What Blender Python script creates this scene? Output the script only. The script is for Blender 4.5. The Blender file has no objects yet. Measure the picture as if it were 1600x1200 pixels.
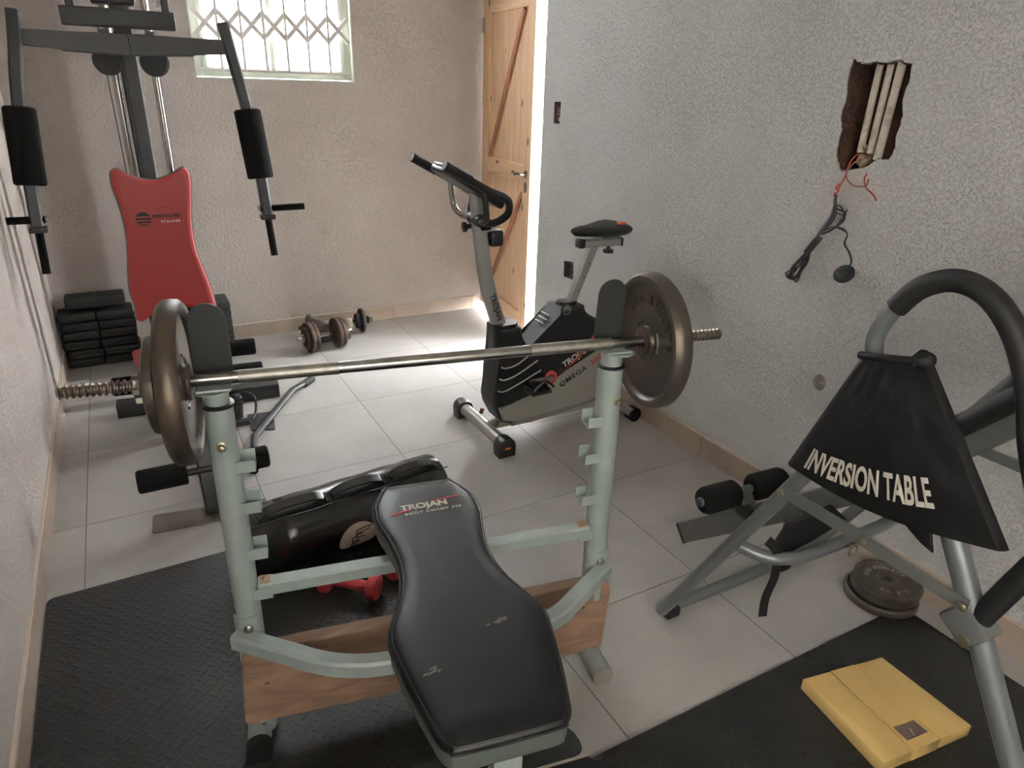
import bpy, bmesh, math, random
from mathutils import Vector, Matrix, noise
random.seed(7)
PI = math.pi
SC = bpy.context.scene
COL = SC.collection

# ------------------------------------------------------------------ camera
YAW, PITCH, ROLL = 0.516944149, 0.410421324, 0.0317788955
CAM = Vector((0.313834163, -1.32515327, 1.49688213))
F_PX = 1067.62227
fw = Vector((math.sin(YAW)*math.cos(PITCH), math.cos(YAW)*math.cos(PITCH), -math.sin(PITCH)))
r0 = Vector((math.cos(YAW), -math.sin(YAW), 0)); u0 = r0.cross(fw)
r1 = math.cos(ROLL)*r0 + math.sin(ROLL)*u0
u1 = -math.sin(ROLL)*r0 + math.cos(ROLL)*u0
cd = bpy.data.cameras.new('camera'); cam = bpy.data.objects.new('camera', cd); COL.objects.link(cam)
cd.sensor_width = 36.0; cd.lens = F_PX/1600*36.0; cd.clip_start = 0.02
cam.matrix_world = Matrix(((r1.x, u1.x, -fw.x, CAM.x), (r1.y, u1.y, -fw.y, CAM.y), (r1.z, u1.z, -fw.z, CAM.z), (0, 0, 0, 1)))
SC.camera = cam

# ------------------------------------------------------------------ world, sun, exposure
w = bpy.data.worlds.new('world'); SC.world = w; w.use_nodes = True
bg = w.node_tree.nodes['Background']; bg.inputs[0].default_value = (0.94, 0.975, 1.0, 1); bg.inputs[1].default_value = 70.0
sd = bpy.data.lights.new('sun', 'SUN'); sun = bpy.data.objects.new('sun', sd); COL.objects.link(sun)
sd.energy = 9.0; sd.angle = 0.01; sd.color = (1.0, 0.93, 0.82)
sun.rotation_euler = Vector((-0.35, 0.62, -0.85)).to_track_quat('-Z', 'Y').to_euler()
def portal(name, loc, sx, sy, direction):
    d = bpy.data.lights.new(name, 'AREA'); o = bpy.data.objects.new(name, d); COL.objects.link(o)
    d.shape = 'RECTANGLE'; d.size = sx; d.size_y = sy; d.cycles.is_portal = True
    o.location = loc; o.rotation_euler = Vector(direction).to_track_quat('-Z', 'Z' if abs(direction[2]) < .5 else 'Y').to_euler()
portal('window_portal', (1.215, 3.12, 1.93), 0.95, 0.92, (0, -1, 0))
portal('doorway_portal', (2.50, 2.18, 1.0), 0.24, 2.0, (-1, 0, 0))
portal('front_fill_portal', (.4, -2.63, 1.6), .8, .8, (0, 1, 0))  # portal for the added fill-light opening behind the viewpoint
portal('side_fill_portal', (-.22, -1.9, 1.575), .9, .85, (1, 0, 0))  # portal for a second added fill-light opening, out of view on the left
SC.view_settings.view_transform = 'Standard'; SC.view_settings.look = 'None'
SC.view_settings.exposure = 0.16; SC.view_settings.gamma = 1.0; SC.view_settings.use_curve_mapping = False

# ------------------------------------------------------------------ helpers
def lin(h):
    c = [int(h[i:i+2], 16)/255 for i in (0, 2, 4)]
    return tuple((x/12.92 if x <= .04045 else ((x+.055)/1.055)**2.4) for x in c) + (1,)

def mat(name, hexc, rough=.5, metal=0.0, var=None, vscale=8, bump=0, bscale=60, bdist=.002, coat=0, stretch=(1, 1, 1), spec=.5, detail=3, vramp=(.35, .65)):
    m = bpy.data.materials.new(name); m.use_nodes = True; nt = m.node_tree; N = nt.nodes; L = nt.links
    b = N['Principled BSDF']; b.inputs['Base Color'].default_value = lin(hexc)
    b.inputs['Roughness'].default_value = rough; b.inputs['Metallic'].default_value = metal
    b.inputs['Specular IOR Level'].default_value = spec
    if coat: b.inputs['Coat Weight'].default_value = coat; b.inputs['Coat Roughness'].default_value = .15
    if var or bump:
        g = N.new('ShaderNodeNewGeometry'); mp = N.new('ShaderNodeMapping'); mp.inputs['Scale'].default_value = stretch
        L.new(g.outputs['Position'], mp.inputs['Vector'])
    if var:
        n = N.new('ShaderNodeTexNoise'); n.inputs['Scale'].default_value = vscale; n.inputs['Detail'].default_value = 6
        n.inputs['Roughness'].default_value = .62
        r = N.new('ShaderNodeValToRGB'); r.color_ramp.elements[0].position = vramp[0]; r.color_ramp.elements[1].position = vramp[1]
        r.color_ramp.elements[0].color = lin(hexc); r.color_ramp.elements[1].color = lin(var)
        L.new(mp.outputs[0], n.inputs['Vector']); L.new(n.outputs['Fac'], r.inputs[0]); L.new(r.outputs[0], b.inputs['Base Color'])
    if bump:
        n2 = N.new('ShaderNodeTexNoise'); n2.inputs['Scale'].default_value = bscale; n2.inputs['Detail'].default_value = detail
        bp = N.new('ShaderNodeBump'); bp.inputs['Strength'].default_value = bump; bp.inputs['Distance'].default_value = bdist
        L.new(mp.outputs[0], n2.inputs['Vector']); L.new(n2.outputs['Fac'], bp.inputs['Height']); L.new(bp.outputs[0], b.inputs['Normal'])
    return m

class MB:
    def __init__(s, M=None): s.bm = bmesh.new(); s.M = M or Matrix()
    def _add(s, co, faces, M=None):
        T = s.M @ (M or Matrix())
        vs = [s.bm.verts.new(T @ Vector(c)) for c in co]
        for f in faces:
            try: s.bm.faces.new([vs[i] for i in f])
            except ValueError: pass
        return vs
    def box(s, c, size, M=None, bev=0, seg=2):
        t = bmesh.new(); bmesh.ops.create_cube(t, size=1.0)
        bmesh.ops.scale(t, vec=size, verts=t.verts)
        if bev: bmesh.ops.bevel(t, geom=t.edges[:], offset=bev, segments=seg, profile=.5, affect='EDGES')
        bmesh.ops.translate(t, vec=c, verts=t.verts)
        s._merge(t, M); return s
    def _merge(s, t, M=None):
        t.verts.index_update()
        s._add([v.co[:] for v in t.verts], [[v.index for v in f.verts] for f in t.faces], M); t.free()
    def sweep(s, pts, prof, up=(0, 0, 1), closed=False, cap=True, M=None, scales=None):
        pts = [Vector(p) for p in pts]; n = len(pts); k = len(prof); co = []; nrm = None
        for i, p in enumerate(pts):
            if closed: t = (pts[(i+1) % n]-pts[i-1]).normalized()
            elif i == 0: t = (pts[1]-p).normalized()
            elif i == n-1: t = (p-pts[i-1]).normalized()
            else: t = ((pts[i+1]-p).normalized()+(p-pts[i-1]).normalized()).normalized()
            if nrm is None:
                u = Vector(up); nrm = u - t*u.dot(t)
                if nrm.length < 1e-3: u = Vector((1, 0, 0)); nrm = u - t*u.dot(t)
            else: nrm = nrm - t*nrm.dot(t)
            nrm.normalize(); bn = t.cross(nrm)
            sc = 1.0
            if not closed and 0 < i < n-1:
                a = (pts[i+1]-p).normalized().dot((p-pts[i-1]).normalized()); sc = 1/max(.5, math.sqrt(max(.01, (1+a)/2)))
            g = scales[i] if scales else 1
            for (x, y) in prof: co.append(p + bn*x*g*(sc if k <= 8 else 1) + nrm*y*g)
        fs = []
        for i in range(n if closed else n-1):
            for j in range(k):
                a = i*k+j; b = i*k+(j+1) % k; c = ((i+1) % n)*k+(j+1) % k; d = ((i+1) % n)*k+j
                fs.append((a, b, c, d))
        if cap and not closed: fs.append(tuple(range(k))[::-1]); fs.append(tuple((n-1)*k+j for j in range(k)))
        s._add(co, fs, M); return s
    def tube(s, pts, r, seg=16, up=(0, 0, 1), closed=False, cap=True, M=None, scales=None, ry=None):
        ry = ry or r
        return s.sweep(pts, [(r*math.cos(2*PI*j/seg), ry*math.sin(2*PI*j/seg)) for j in range(seg)], up, closed, cap, M, scales)
    def bar(s, pts, wx, wy, up=(0, 0, 1), ch=None, M=None):
        a, b = wx/2, wy/2; c = ch if ch is not None else min(a, b)*.25
        pr = [(a, -b+c), (a, b-c), (a-c, b), (-a+c, b), (-a, b-c), (-a, -b+c), (-a+c, -b), (a-c, -b)]
        return s.sweep(pts, pr, up, M=M)
    def lathe(s, prof, p0, axis, seg=32, M=None, close=True):
        ax = Vector(axis).normalized(); p0 = Vector(p0)
        u = Vector((0, 0, 1)) if abs(ax.z) < .9 else Vector((1, 0, 0))
        a = (u-ax*u.dot(ax)).normalized(); b = ax.cross(a)
        co = []; k = len(prof)
        for j in range(seg):
            th = 2*PI*j/seg; d = a*math.cos(th)+b*math.sin(th)
            for (h, r) in prof: co.append(p0+ax*h+d*r)
        fs = []
        for j in range(seg):
            j2 = (j+1) % seg
            for i in range(k-1): fs.append((j*k+i, j*k+i+1, j2*k+i+1, j2*k+i))
        if close:
            if prof[0][1] > 1e-6: fs.append(tuple(j*k for j in range(seg)))
            if prof[-1][1] > 1e-6: fs.append(tuple(j*k+k-1 for j in range(seg))[::-1])
        s._add(co, fs, M); return s
    def prism(s, poly, t0, t1, frame, bev=0, seg=2):
        """poly in 2D (u,v); frame: Matrix whose x,y are u,v and z the thickness axis"""
        t = bmesh.new(); n = len(poly)
        a = [t.verts.new((p[0], p[1], t0)) for p in poly]; b = [t.verts.new((p[0], p[1], t1)) for p in poly]
        t.faces.new(a[::-1]); t.faces.new(b)
        for i in range(n): t.faces.new((a[i], a[(i+1) % n], b[(i+1) % n], b[i]))
        if bev:
            ed = [e for e in t.edges if abs(e.verts[0].co.z-e.verts[1].co.z) < 1e-7]
            bmesh.ops.bevel(t, geom=ed, offset=bev, segments=seg, profile=.5, affect='EDGES')
        s._merge(t, frame); return s
    def build(s, name, material, parent=None, label=None, kind=None, weld=True, jitter=0, flat=False):
        bm = s.bm
        if weld: bmesh.ops.remove_doubles(bm, verts=bm.verts, dist=1e-6)
        ng = [f for f in bm.faces if len(f.verts) > 6]
        ng_faces = []
        if ng: ng_faces = bmesh.ops.triangulate(bm, faces=ng, quad_method='BEAUTY', ngon_method='EAR_CLIP')['faces']
        bmesh.ops.recalc_face_normals(bm, faces=bm.faces)
        if jitter:
            for v in bm.verts: v.co += Vector(noise.noise_vector(v.co*40))*jitter
        caps = set(ng_faces)
        for f in bm.faces: f.smooth = not flat and f not in caps
        for e in bm.edges:
            if len(e.link_faces) == 2 and e.calc_face_angle(0) > .65: e.smooth = False
        xs = [v.co for v in bm.verts]
        c = Vector([(min(v[i] for v in xs)+max(v[i] for v in xs))/2 for i in range(3)])
        bmesh.ops.translate(bm, vec=-c, verts=bm.verts)
        me = bpy.data.meshes.new(name); bm.to_mesh(me); bm.free()
        return link(name, me, material, c, parent, label, kind)

WL = {}
def link(name, me, material, c, parent=None, label=None, kind=None):
    o = bpy.data.objects.new(name, me); COL.objects.link(o)
    if material: me.materials.clear(); me.materials.append(material)
    WL[o] = Vector(c)
    if parent: o.parent = parent; o.location = WL[o]-WL[parent]
    else: o.location = c
    if label: o['label'] = label
    if kind: o['kind'] = kind
    return o
def thing(name, label, cat, loc=(0, 0, 0), group=None):
    o = bpy.data.objects.new(name, None); COL.objects.link(o); o.empty_display_size = .05
    o.location = loc; WL[o] = Vector(loc); o['label'] = label; o['category'] = cat
    if group: o['group'] = group
    return o
def tag(o, label, cat, group=None, kind=None):
    o['label'] = label; o['category'] = cat
    if group: o['group'] = group
    if kind: o['kind'] = kind
    return o
def frame(o, x, y, z=None):
    x = Vector(x).normalized(); y = Vector(y); y = (y-x*y.dot(x)).normalized(); z = x.cross(y); o = Vector(o)
    return Matrix(((x.x, y.x, z.x, o.x), (x.y, y.y, z.y, o.y), (x.z, y.z, z.z, o.z), (0, 0, 0, 1)))
def spline(pts, n=8, closed=False):
    P = [Vector(p) for p in pts]; out = []; m = len(P)
    rng = range(m) if closed else range(m-1)
    for i in rng:
        if closed: a, b, c, d = P[i-1], P[i], P[(i+1) % m], P[(i+2) % m]
        else: a, b, c, d = P[max(i-1, 0)], P[i], P[i+1], P[min(i+2, m-1)]
        for k in range(n):
            t = k/n
            out.append(.5*((2*b)+(c-a)*t+(2*a-5*b+4*c-d)*t*t+(3*b-a-3*c+d)*t**3))
    if not closed: out.append(P[-1])
    return out
def curve_mesh(name, loops, extrude, fr):
    cu = bpy.data.curves.new(name, 'CURVE'); cu.dimensions = '2D'; cu.fill_mode = 'BOTH'; cu.extrude = extrude/2
    for lp in loops:
        sp = cu.splines.new('POLY'); sp.points.add(len(lp)-1); sp.use_cyclic_u = True
        for q, p in zip(sp.points, lp): q.co = (p[0], p[1], 0, 1)
    return _ev(name, cu, fr)
def _ev(name, cu, fr):
    ob = bpy.data.objects.new(name, cu); COL.objects.link(ob)
    dg = bpy.context.evaluated_depsgraph_get(); dg.update()
    me = bpy.data.meshes.new_from_object(ob.evaluated_get(dg))
    bpy.data.objects.remove(ob); me.transform(fr); me.name = name
    return me
def from_me(name, me, material, parent=None, label=None, kind=None):
    xs = [v.co for v in me.vertices]
    c = Vector([(min(v[i] for v in xs)+max(v[i] for v in xs))/2 for i in range(3)])
    me.transform(Matrix.Translation(-c))
    return link(name, me, material, c, parent, label, kind)
def text(name, body, size, fr, material, parent, bold=0.0, xs=1.0, shear=0, spacing=1.0, ext=.0006, label=None):
    cu = bpy.data.curves.new(name, 'FONT'); cu.body = body; cu.size = 1.0; cu.extrude = ext/size; cu.offset = bold/size
    cu.align_x = 'CENTER'; cu.align_y = 'CENTER'; cu.shear = shear; cu.space_character = spacing
    me = _ev(name, cu, fr @ Matrix.Diagonal((xs*size, size, size, 1)))
    return from_me(name, me, material, parent, label)
def circ(cx, cy, r, n=24, ry=None): return [(cx+r*math.cos(2*PI*i/n), cy+(ry or r)*math.sin(2*PI*i/n)) for i in range(n)]

# ------------------------------------------------------------------ materials
def wall_mat(name, hexc, hexv, depth, sc):
    m = bpy.data.materials.new(name); m.use_nodes = True; nt = m.node_tree; N = nt.nodes; L = nt.links
    b = N['Principled BSDF']; b.inputs['Roughness'].default_value = .85; b.inputs['Specular IOR Level'].default_value = .25
    g = N.new('ShaderNodeNewGeometry')
    n1 = N.new('ShaderNodeTexNoise'); n1.inputs['Scale'].default_value = sc; n1.inputs['Detail'].default_value = 2.5; n1.inputs['Distortion'].default_value = .7
    cr = N.new('ShaderNodeMapRange'); cr.inputs['From Min'].default_value = .36; cr.inputs['From Max'].default_value = .50; cr.interpolation_type = 'SMOOTHSTEP'
    n3 = N.new('ShaderNodeTexNoise'); n3.inputs['Scale'].default_value = sc*3.2; n3.inputs['Detail'].default_value = 2
    ad = N.new('ShaderNodeMath'); ad.operation = 'MULTIPLY_ADD'; ad.inputs[1].default_value = .3
    bp = N.new('ShaderNodeBump'); bp.inputs['Strength'].default_value = 1.0; bp.inputs['Distance'].default_value = depth
    n2 = N.new('ShaderNodeTexNoise'); n2.inputs['Scale'].default_value = 3.0; n2.inputs['Detail'].default_value = 5
    r = N.new('ShaderNodeValToRGB'); r.color_ramp.elements[0].color = lin(hexc); r.color_ramp.elements[1].color = lin(hexv)
    r.color_ramp.elements[0].position = .3; r.color_ramp.elements[1].position = .7
    for q in (n1, n2, n3): L.new(g.outputs['Position'], q.inputs['Vector'])
    L.new(n1.outputs['Fac'], cr.inputs['Value']); L.new(n3.outputs['Fac'], ad.inputs[0]); L.new(cr.outputs[0], ad.inputs[2])
    L.new(ad.outputs[0], bp.inputs['Height']); L.new(bp.outputs[0], b.inputs['Normal'])
    L.new(n2.outputs['Fac'], r.inputs[0]); L.new(r.outputs[0], b.inputs['Base Color'])
    return m
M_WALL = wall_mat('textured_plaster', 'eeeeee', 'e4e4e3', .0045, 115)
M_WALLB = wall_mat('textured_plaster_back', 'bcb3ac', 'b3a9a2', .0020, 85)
M_CEIL = mat('ceiling_paint', 'd8d4ce', .9)

def tile_mat():
    m = bpy.data.materials.new('floor_tiles'); m.use_nodes = True; nt = m.node_tree; N = nt.nodes; L = nt.links
    b = N['Principled BSDF']
    g = N.new('ShaderNodeNewGeometry'); sp = N.new('ShaderNodeSeparateXYZ'); L.new(g.outputs['Position'], sp.inputs[0])
    def M(op, a, bb=None, c=None):
        x = N.new('ShaderNodeMath'); x.operation = op
        for i, v in enumerate((a, bb, c)):
            if v is None: continue
            if isinstance(v, (int, float)): x.inputs[i].default_value = v
            else: L.new(v, x.inputs[i])
        return x.outputs[0]
    def dist(o):
        f = M('FRACT', M('ADD', M('DIVIDE', o, .6), 10.5)); return M('MULTIPLY', M('ABSOLUTE', M('SUBTRACT', f, .5)), .6)
    d = M('MINIMUM', dist(sp.outputs[0]), dist(sp.outputs[1]))
    gr = M('LESS_THAN', d, .0016)
    n = N.new('ShaderNodeTexNoise'); n.inputs['Scale'].default_value = 2.6; n.inputs['Detail'].default_value = 8; n.inputs['Roughness'].default_value = .6
    # shift the cloud pattern from tile to tile
    fx = M('FLOOR', M('ADD', M('DIVIDE', sp.outputs[0], .6), 10.0)); fy = M('FLOOR', M('ADD', M('DIVIDE', sp.outputs[1], .6), 10.0))
    cb = N.new('ShaderNodeCombineXYZ'); L.new(M('MULTIPLY', fx, 7.3), cb.inputs[0]); L.new(M('MULTIPLY', fy, 5.7), cb.inputs[1])
    va = N.new('ShaderNodeVectorMath'); va.operation = 'ADD'; L.new(g.outputs['Position'], va.inputs[0]); L.new(cb.outputs[0], va.inputs[1])
    L.new(va.outputs[0], n.inputs['Vector'])
    r = N.new('ShaderNodeValToRGB'); r.color_ramp.elements[0].color = lin('a8a5a1'); r.color_ramp.elements[1].color = lin('b8b4b0')
    r.color_ramp.elements[0].position = .36; r.color_ramp.elements[1].position = .64; L.new(n.outputs['Fac'], r.inputs[0])
    n4 = N.new('ShaderNodeTexNoise'); n4.inputs['Scale'].default_value = 160; n4.inputs['Detail'].default_value = 2; L.new(g.outputs['Position'], n4.inputs['Vector'])
    mr = N.new('ShaderNodeMapRange'); mr.inputs['From Min'].default_value = .3; mr.inputs['From Max'].default_value = .7; mr.inputs['To Min'].default_value = .93; mr.inputs['To Max'].default_value = 1.05
    L.new(n4.outputs['Fac'], mr.inputs['Value'])
    mu = N.new('ShaderNodeVectorMath'); mu.operation = 'SCALE'; L.new(r.outputs[0], mu.inputs[0]); L.new(mr.outputs[0], mu.inputs['Scale'])
    mx = N.new('ShaderNodeMix'); mx.data_type = 'RGBA'; L.new(gr, mx.inputs['Factor']); L.new(mu.outputs[0], mx.inputs['A']); mx.inputs['B'].default_value = lin('6d5f55')
    L.new(mx.outputs['Result'], b.inputs['Base Color'])
    b.inputs['Roughness'].default_value = .42; b.inputs['Specular IOR Level'].default_value = .4
    bp = N.new('ShaderNodeBump'); bp.inputs['Distance'].default_value = .0015; bp.inputs['Strength'].default_value = .6
    L.new(M('MINIMUM', M('MULTIPLY', d, 400), 1.0), bp.inputs['Height']); L.new(bp.outputs[0], b.inputs['Normal'])
    return m
M_TILE = tile_mat()

def tread_mat(name, ang):
    m = bpy.data.materials.new(name); m.use_nodes = True; nt = m.node_tree; N = nt.nodes; L = nt.links
    b = N['Principled BSDF']; b.inputs['Roughness'].default_value = .5; b.inputs['Specular IOR Level'].default_value = .36
    g = N.new('ShaderNodeNewGeometry'); mp = N.new('ShaderNodeMapping'); mp.inputs['Rotation'].default_value = (0, 0, ang)
    L.new(g.outputs['Position'], mp.inputs[0]); sp = N.new('ShaderNodeSeparateXYZ'); L.new(mp.outputs[0], sp.inputs[0])
    def M(op, a, bb=None, c=None):
        x = N.new('ShaderNodeMath'); x.operation = op
        for i, v in enumerate((a, bb, c)):
            if v is None: continue
            if isinstance(v, (int, float)): x.inputs[i].default_value = v
            else: L.new(v, x.inputs[i])
        return x.outputs[0]
    S = .026
    u = M('ADD', M('DIVIDE', sp.outputs[0], S), 400.0); v = M('ADD', M('DIVIDE', sp.outputs[1], S), 400.0)
    fu = M('SUBTRACT', M('FRACT', u), .5); fv = M('SUBTRACT', M('FRACT', v), .5)
    par = M('MODULO', M('ADD', M('FLOOR', u), M('FLOOR', v)), 2.0)
    def ell(a, c2):
        return M('SUBTRACT', 1.0, M('ADD', M('POWER', M('DIVIDE', M('ABSOLUTE', a), .60), 2.0), M('POWER', M('DIVIDE', M('ABSOLUTE', c2), .17), 2.0)))
    h = M('ADD', M('MULTIPLY', ell(fu, fv), par), M('MULTIPLY', ell(fv, fu), M('SUBTRACT', 1.0, par)))
    h = M('MAXIMUM', M('MINIMUM', M('MULTIPLY', h, 2.0), 1.0), 0.0)
    bp = N.new('ShaderNodeBump'); bp.inputs['Distance'].default_value = .009; bp.inputs['Strength'].default_value = 1.0
    L.new(h, bp.inputs['Height']); L.new(bp.outputs[0], b.inputs['Normal'])
    n = N.new('ShaderNodeTexNoise'); n.inputs['Scale'].default_value = 3.5; n.inputs['Detail'].default_value = 7; L.new(g.outputs['Position'], n.inputs['Vector'])
    r = N.new('ShaderNodeValToRGB'); r.color_ramp.elements[0].color = lin('111111'); r.color_ramp.elements[1].color = lin('232221')
    r.color_ramp.elements[0].position = .38; r.color_ramp.elements[1].position = .68; L.new(n.outputs['Fac'], r.inputs[0]); L.new(r.outputs[0], b.inputs['Base Color'])
    return m
M_MATL = tread_mat('rubber_tread', PI/4+.05)
M_MATR = tread_mat('rubber_tread_new', .5)

def wood_mat(name, a, b2, axis, scale=14, rough=.55, st=.06, knots=True):
    m = bpy.data.materials.new(name); m.use_nodes = True; nt = m.node_tree; N = nt.nodes; L = nt.links
    b = N['Principled BSDF']; b.inputs['Roughness'].default_value = rough
    g = N.new('ShaderNodeNewGeometry'); mp = N.new('ShaderNodeMapping'); s = [1, 1, 1]; s[axis] = st; mp.inputs['Scale'].default_value = s
    L.new(g.outputs['Position'], mp.inputs[0])
    n = N.new('ShaderNodeTexNoise'); n.inputs['Scale'].default_value = scale*3; n.inputs['Detail'].default_value = 7; n.inputs['Distortion'].default_value = .8
    L.new(mp.outputs[0], n.inputs['Vector'])
    r = N.new('ShaderNodeValToRGB'); r.color_ramp.elements[0].color = lin(a); r.color_ramp.elements[1].color = lin(b2)
    r.color_ramp.elements[0].position = .32; r.color_ramp.elements[1].position = .66; L.new(n.outputs['Fac'], r.inputs[0])
    out = r.outputs[0]
    if knots:
        v = N.new('ShaderNodeTexVoronoi'); v.inputs['Scale'].default_value = 9; mp2 = N.new('ShaderNodeMapping'); s2 = [1, 1, 1]; s2[axis] = .45; mp2.inputs['Scale'].default_value = s2
        L.new(g.outputs['Position'], mp2.inputs[0]); L.new(mp2.outputs[0], v.inputs['Vector'])
        mr = N.new('ShaderNodeMapRange'); mr.inputs['From Min'].default_value = .05; mr.inputs['From Max'].default_value = .13; L.new(v.outputs['Distance'], mr.inputs['Value'])
        mx = N.new('ShaderNodeMix'); mx.data_type = 'RGBA'; L.new(mr.outputs[0], mx.inputs['Factor']); mx.inputs['A'].default_value = lin('5a3a22'); L.new(out, mx.inputs['B']); out = mx.outputs['Result']
    L.new(out, b.inputs['Base Color'])
    bp = N.new('ShaderNodeBump'); bp.inputs['Strength'].default_value = .3; bp.inputs['Distance'].default_value = .001; L.new(n.outputs['Fac'], bp.inputs['Height']); L.new(bp.outputs[0], b.inputs['Normal'])
    return m
M_DOOR = wood_mat('pine_door', 'dcb38e', 'edccaa', 2, 14)
M_DOORH = wood_mat('pine_door_rail', 'dfb691', 'edccaa', 1, 14)
M_BRACESHADE = wood_mat('brace_shade_brown', '8a5a42', '9c6a50', 2, 14, knots=False)  # darker than the door wood: brace-edge shade put into the colour
M_PLANK = wood_mat('old_timber', '6a5140', '8b6f5a', 0, 10, .75, .12)
M_SKIRT = mat('skirting_tile', '9b8a7f', .5, var='a89889', vscale=5)
M_SKIRTTOP = mat('skirting_top', 'c9bdb0', .6)
M_SILV = mat('painted_grey_steel', 'a9b3af', .42, .15, var='97a29f', vscale=9, bump=.1, bscale=40)
M_RUST = mat('rust_mark', '8a6038', .8, var='b0a088', vscale=60)
M_CAST = mat('raised_cast_letters', '8a8378', .55, .3)
M_CATCH = mat('dark_catch_plate', '2f312f', .45, .3)
M_BOLT = mat('bolt_steel', '8f8a80', .35, .9)
M_BRASS = mat('zinc_bolt', '9c9680', .35, .9)
M_VINYL = mat('black_vinyl', '07080a', .42, bump=.35, bscale=260, bdist=.0006, var='0c0d0e', vscale=20, spec=.28)
M_VSIDE = mat('grey_vinyl', '4e544e', .5, bump=.2, bscale=200, bdist=.0006)
M_PIPING = mat('black_piping', '0e0e10', .35)
M_SCUFF = mat('scuffed_fabric', '6a6660', .9)
M_WHITEPRINT = mat('white_print', 'd8d4c8', .6)
M_REDPRINT = mat('red_print', 'a83030', .6)
M_CHROME = mat('worn_chrome', 'b4b2ae', .22, 1.0, var='9c9892', vscale=30)
M_KNURL = mat('knurled_steel', 'b0ada6', .45, 1.0, bump=.6, bscale=600, bdist=.0006, var='928e86', vscale=40)
M_THREAD = mat('threaded_steel', 'a8a096', .35, 1.0, var='7d7268', vscale=50)
M_IRON = mat('rusty_iron', '4c4741', .42, .7, var='5c4c3e', vscale=14, bump=.25, bscale=70, bdist=.001, vramp=(.45, .75))
M_IRON2 = mat('dark_iron', '3e3c38', .45, .6, var='524a40', vscale=18, bump=.25, bscale=90, bdist=.001)
M_IRONR = mat('rust_rim_iron', '39332e', .55, .5, var='5a463a', vscale=25)
M_BLACKM = mat('black_metal', '2b2c2d', .42, .2)
M_DKGREY = mat('dark_grey_metal', '3c3d3e', .5, .2)
M_FOAM = mat('black_foam', '141414', .95, bump=.3, bscale=300, bdist=.0008, spec=.15)
M_RUBBER = mat('black_rubber', '0e0e0f', .6, spec=.35)
M_PLAST = mat('black_plastic', '17181a', .38)
M_SHELL = mat('matte_black_shell', '131416', .55, spec=.35)
M_BLKW = mat('black_vinyl_block', '131412', .65, var='1a1b19', vscale=15)
M_REDV = mat('red_vinyl', '963231', .45, bump=.1, bscale=200, bdist=.0005)
M_REDD = mat('red_dumbbell_coating', 'b23a3c', .55)
M_ORD = mat('orange_dumbbell_coating', 'b8432c', .55)
M_ORANGE = mat('orange_print', 'c0571e', .5)
M_BIKES = mat('bike_silver', 'a5a29a', .35, .35)
M_BIKES2 = mat('bike_silver_dark', '86827a', .45, .3)
M_BIKEP = mat('bike_post_grey', '9a9a96', .4, .3)
M_INV = mat('hammered_grey_steel', '686c6e', .36, .45, bump=.15, bscale=120, bdist=.0006)
M_INVL = mat('flat_grey_steel', '5e605e', .45, .35)
M_NYLON = mat('black_nylon', '0b0b0c', .6, bump=.6, bscale=16, bdist=.008, detail=5, spec=.22)
M_SCALE = wood_mat('yellow_pine', 'd3b06c', 'dcbc7a', 1, 6, .5, .1, False)
M_GLASSD = mat('scale_glass', '5c4c46', .15, coat=.5)
M_WINF = mat('window_paint', 'd9ddd2', .5)
M_GATE = mat('burglar_bar_paint', 'e6e2de', .5)
M_BAG = mat('shiny_black_leatherette', '141416', .25, bump=.25, bscale=9, bdist=.01, spec=.6)
M_LOGO = mat('logo_cream', 'cdbfb2', .6)
M_PIPE = mat('dirty_white_conduit', 'cfc6ba', .5, var='8d7a66', vscale=25, vramp=(.5, .75))
M_BRICK = mat('raw_brick', '35251c', .95, var='5a3c2b', vscale=18, bump=1, bscale=45, bdist=.012)
M_CORD = mat('black_cord', '1a1a1a', .5)
M_WRED = mat('red_wire', '9a2f22', .5)
M_WBR = mat('brown_wire', '7a4a36', .6)
M_GALV = mat('galvanised_box', '8c8f92', .4, .6, var='5a4a40', vscale=40)
M_PURP = mat('plastic_box', '5f4048', .5)
M_PALEB = mat('white_plastic_box', 'b9b2aa', .5)
M_GROUND = mat('sunlit_paving', 'cfc9bf', .9)
M_CLEAR = bpy.data.materials.new('window_glass'); M_CLEAR.use_nodes = True
_b = M_CLEAR.node_tree.nodes['Principled BSDF']; _b.inputs['Base Color'].default_value = (1, 1, 1, 1); _b.inputs['Roughness'].default_value = 0.0
_b.inputs['Transmission Weight'].default_value = 1.0; _b.inputs['IOR'].default_value = 1.0; _b.inputs['Specular IOR Level'].default_value = 0.0

# ------------------------------------------------------------------ room
XL, XR, YB, YF, ZC = -0.114, 2.400, 3.03, -2.6, 2.6
YJ = 2.10                                     # near jamb of the doorway
MB().box(((XL+XR)/2+.1, (YB+YF)/2, -.05), (XR-XL+.5, YB-YF+.4, .1)).build('floor', M_TILE, kind='structure')
MB().box(((XL+XR)/2+.02, (YB+YF)/2, ZC+.05), (XR-XL+.34, YB-YF+.3, .1)).build('ceiling', M_CEIL, kind='structure')
me = curve_mesh('wall_left', [[(YF-.15, 0), (YB+.15, 0), (YB+.15, ZC), (YF-.15, ZC)], [(-2.35, 1.15), (-1.45, 1.15), (-1.45, 2.0), (-2.35, 2.0)]], .15, frame((XL-.075, 0, 0), (0, 1, 0), (0, 0, 1)))  # the hole is an added, unseen opening to light the right wall
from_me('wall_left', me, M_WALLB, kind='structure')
WX0, WX1, WZ0, WZ1 = 0.775, 1.645, 1.49, 2.36
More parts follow.
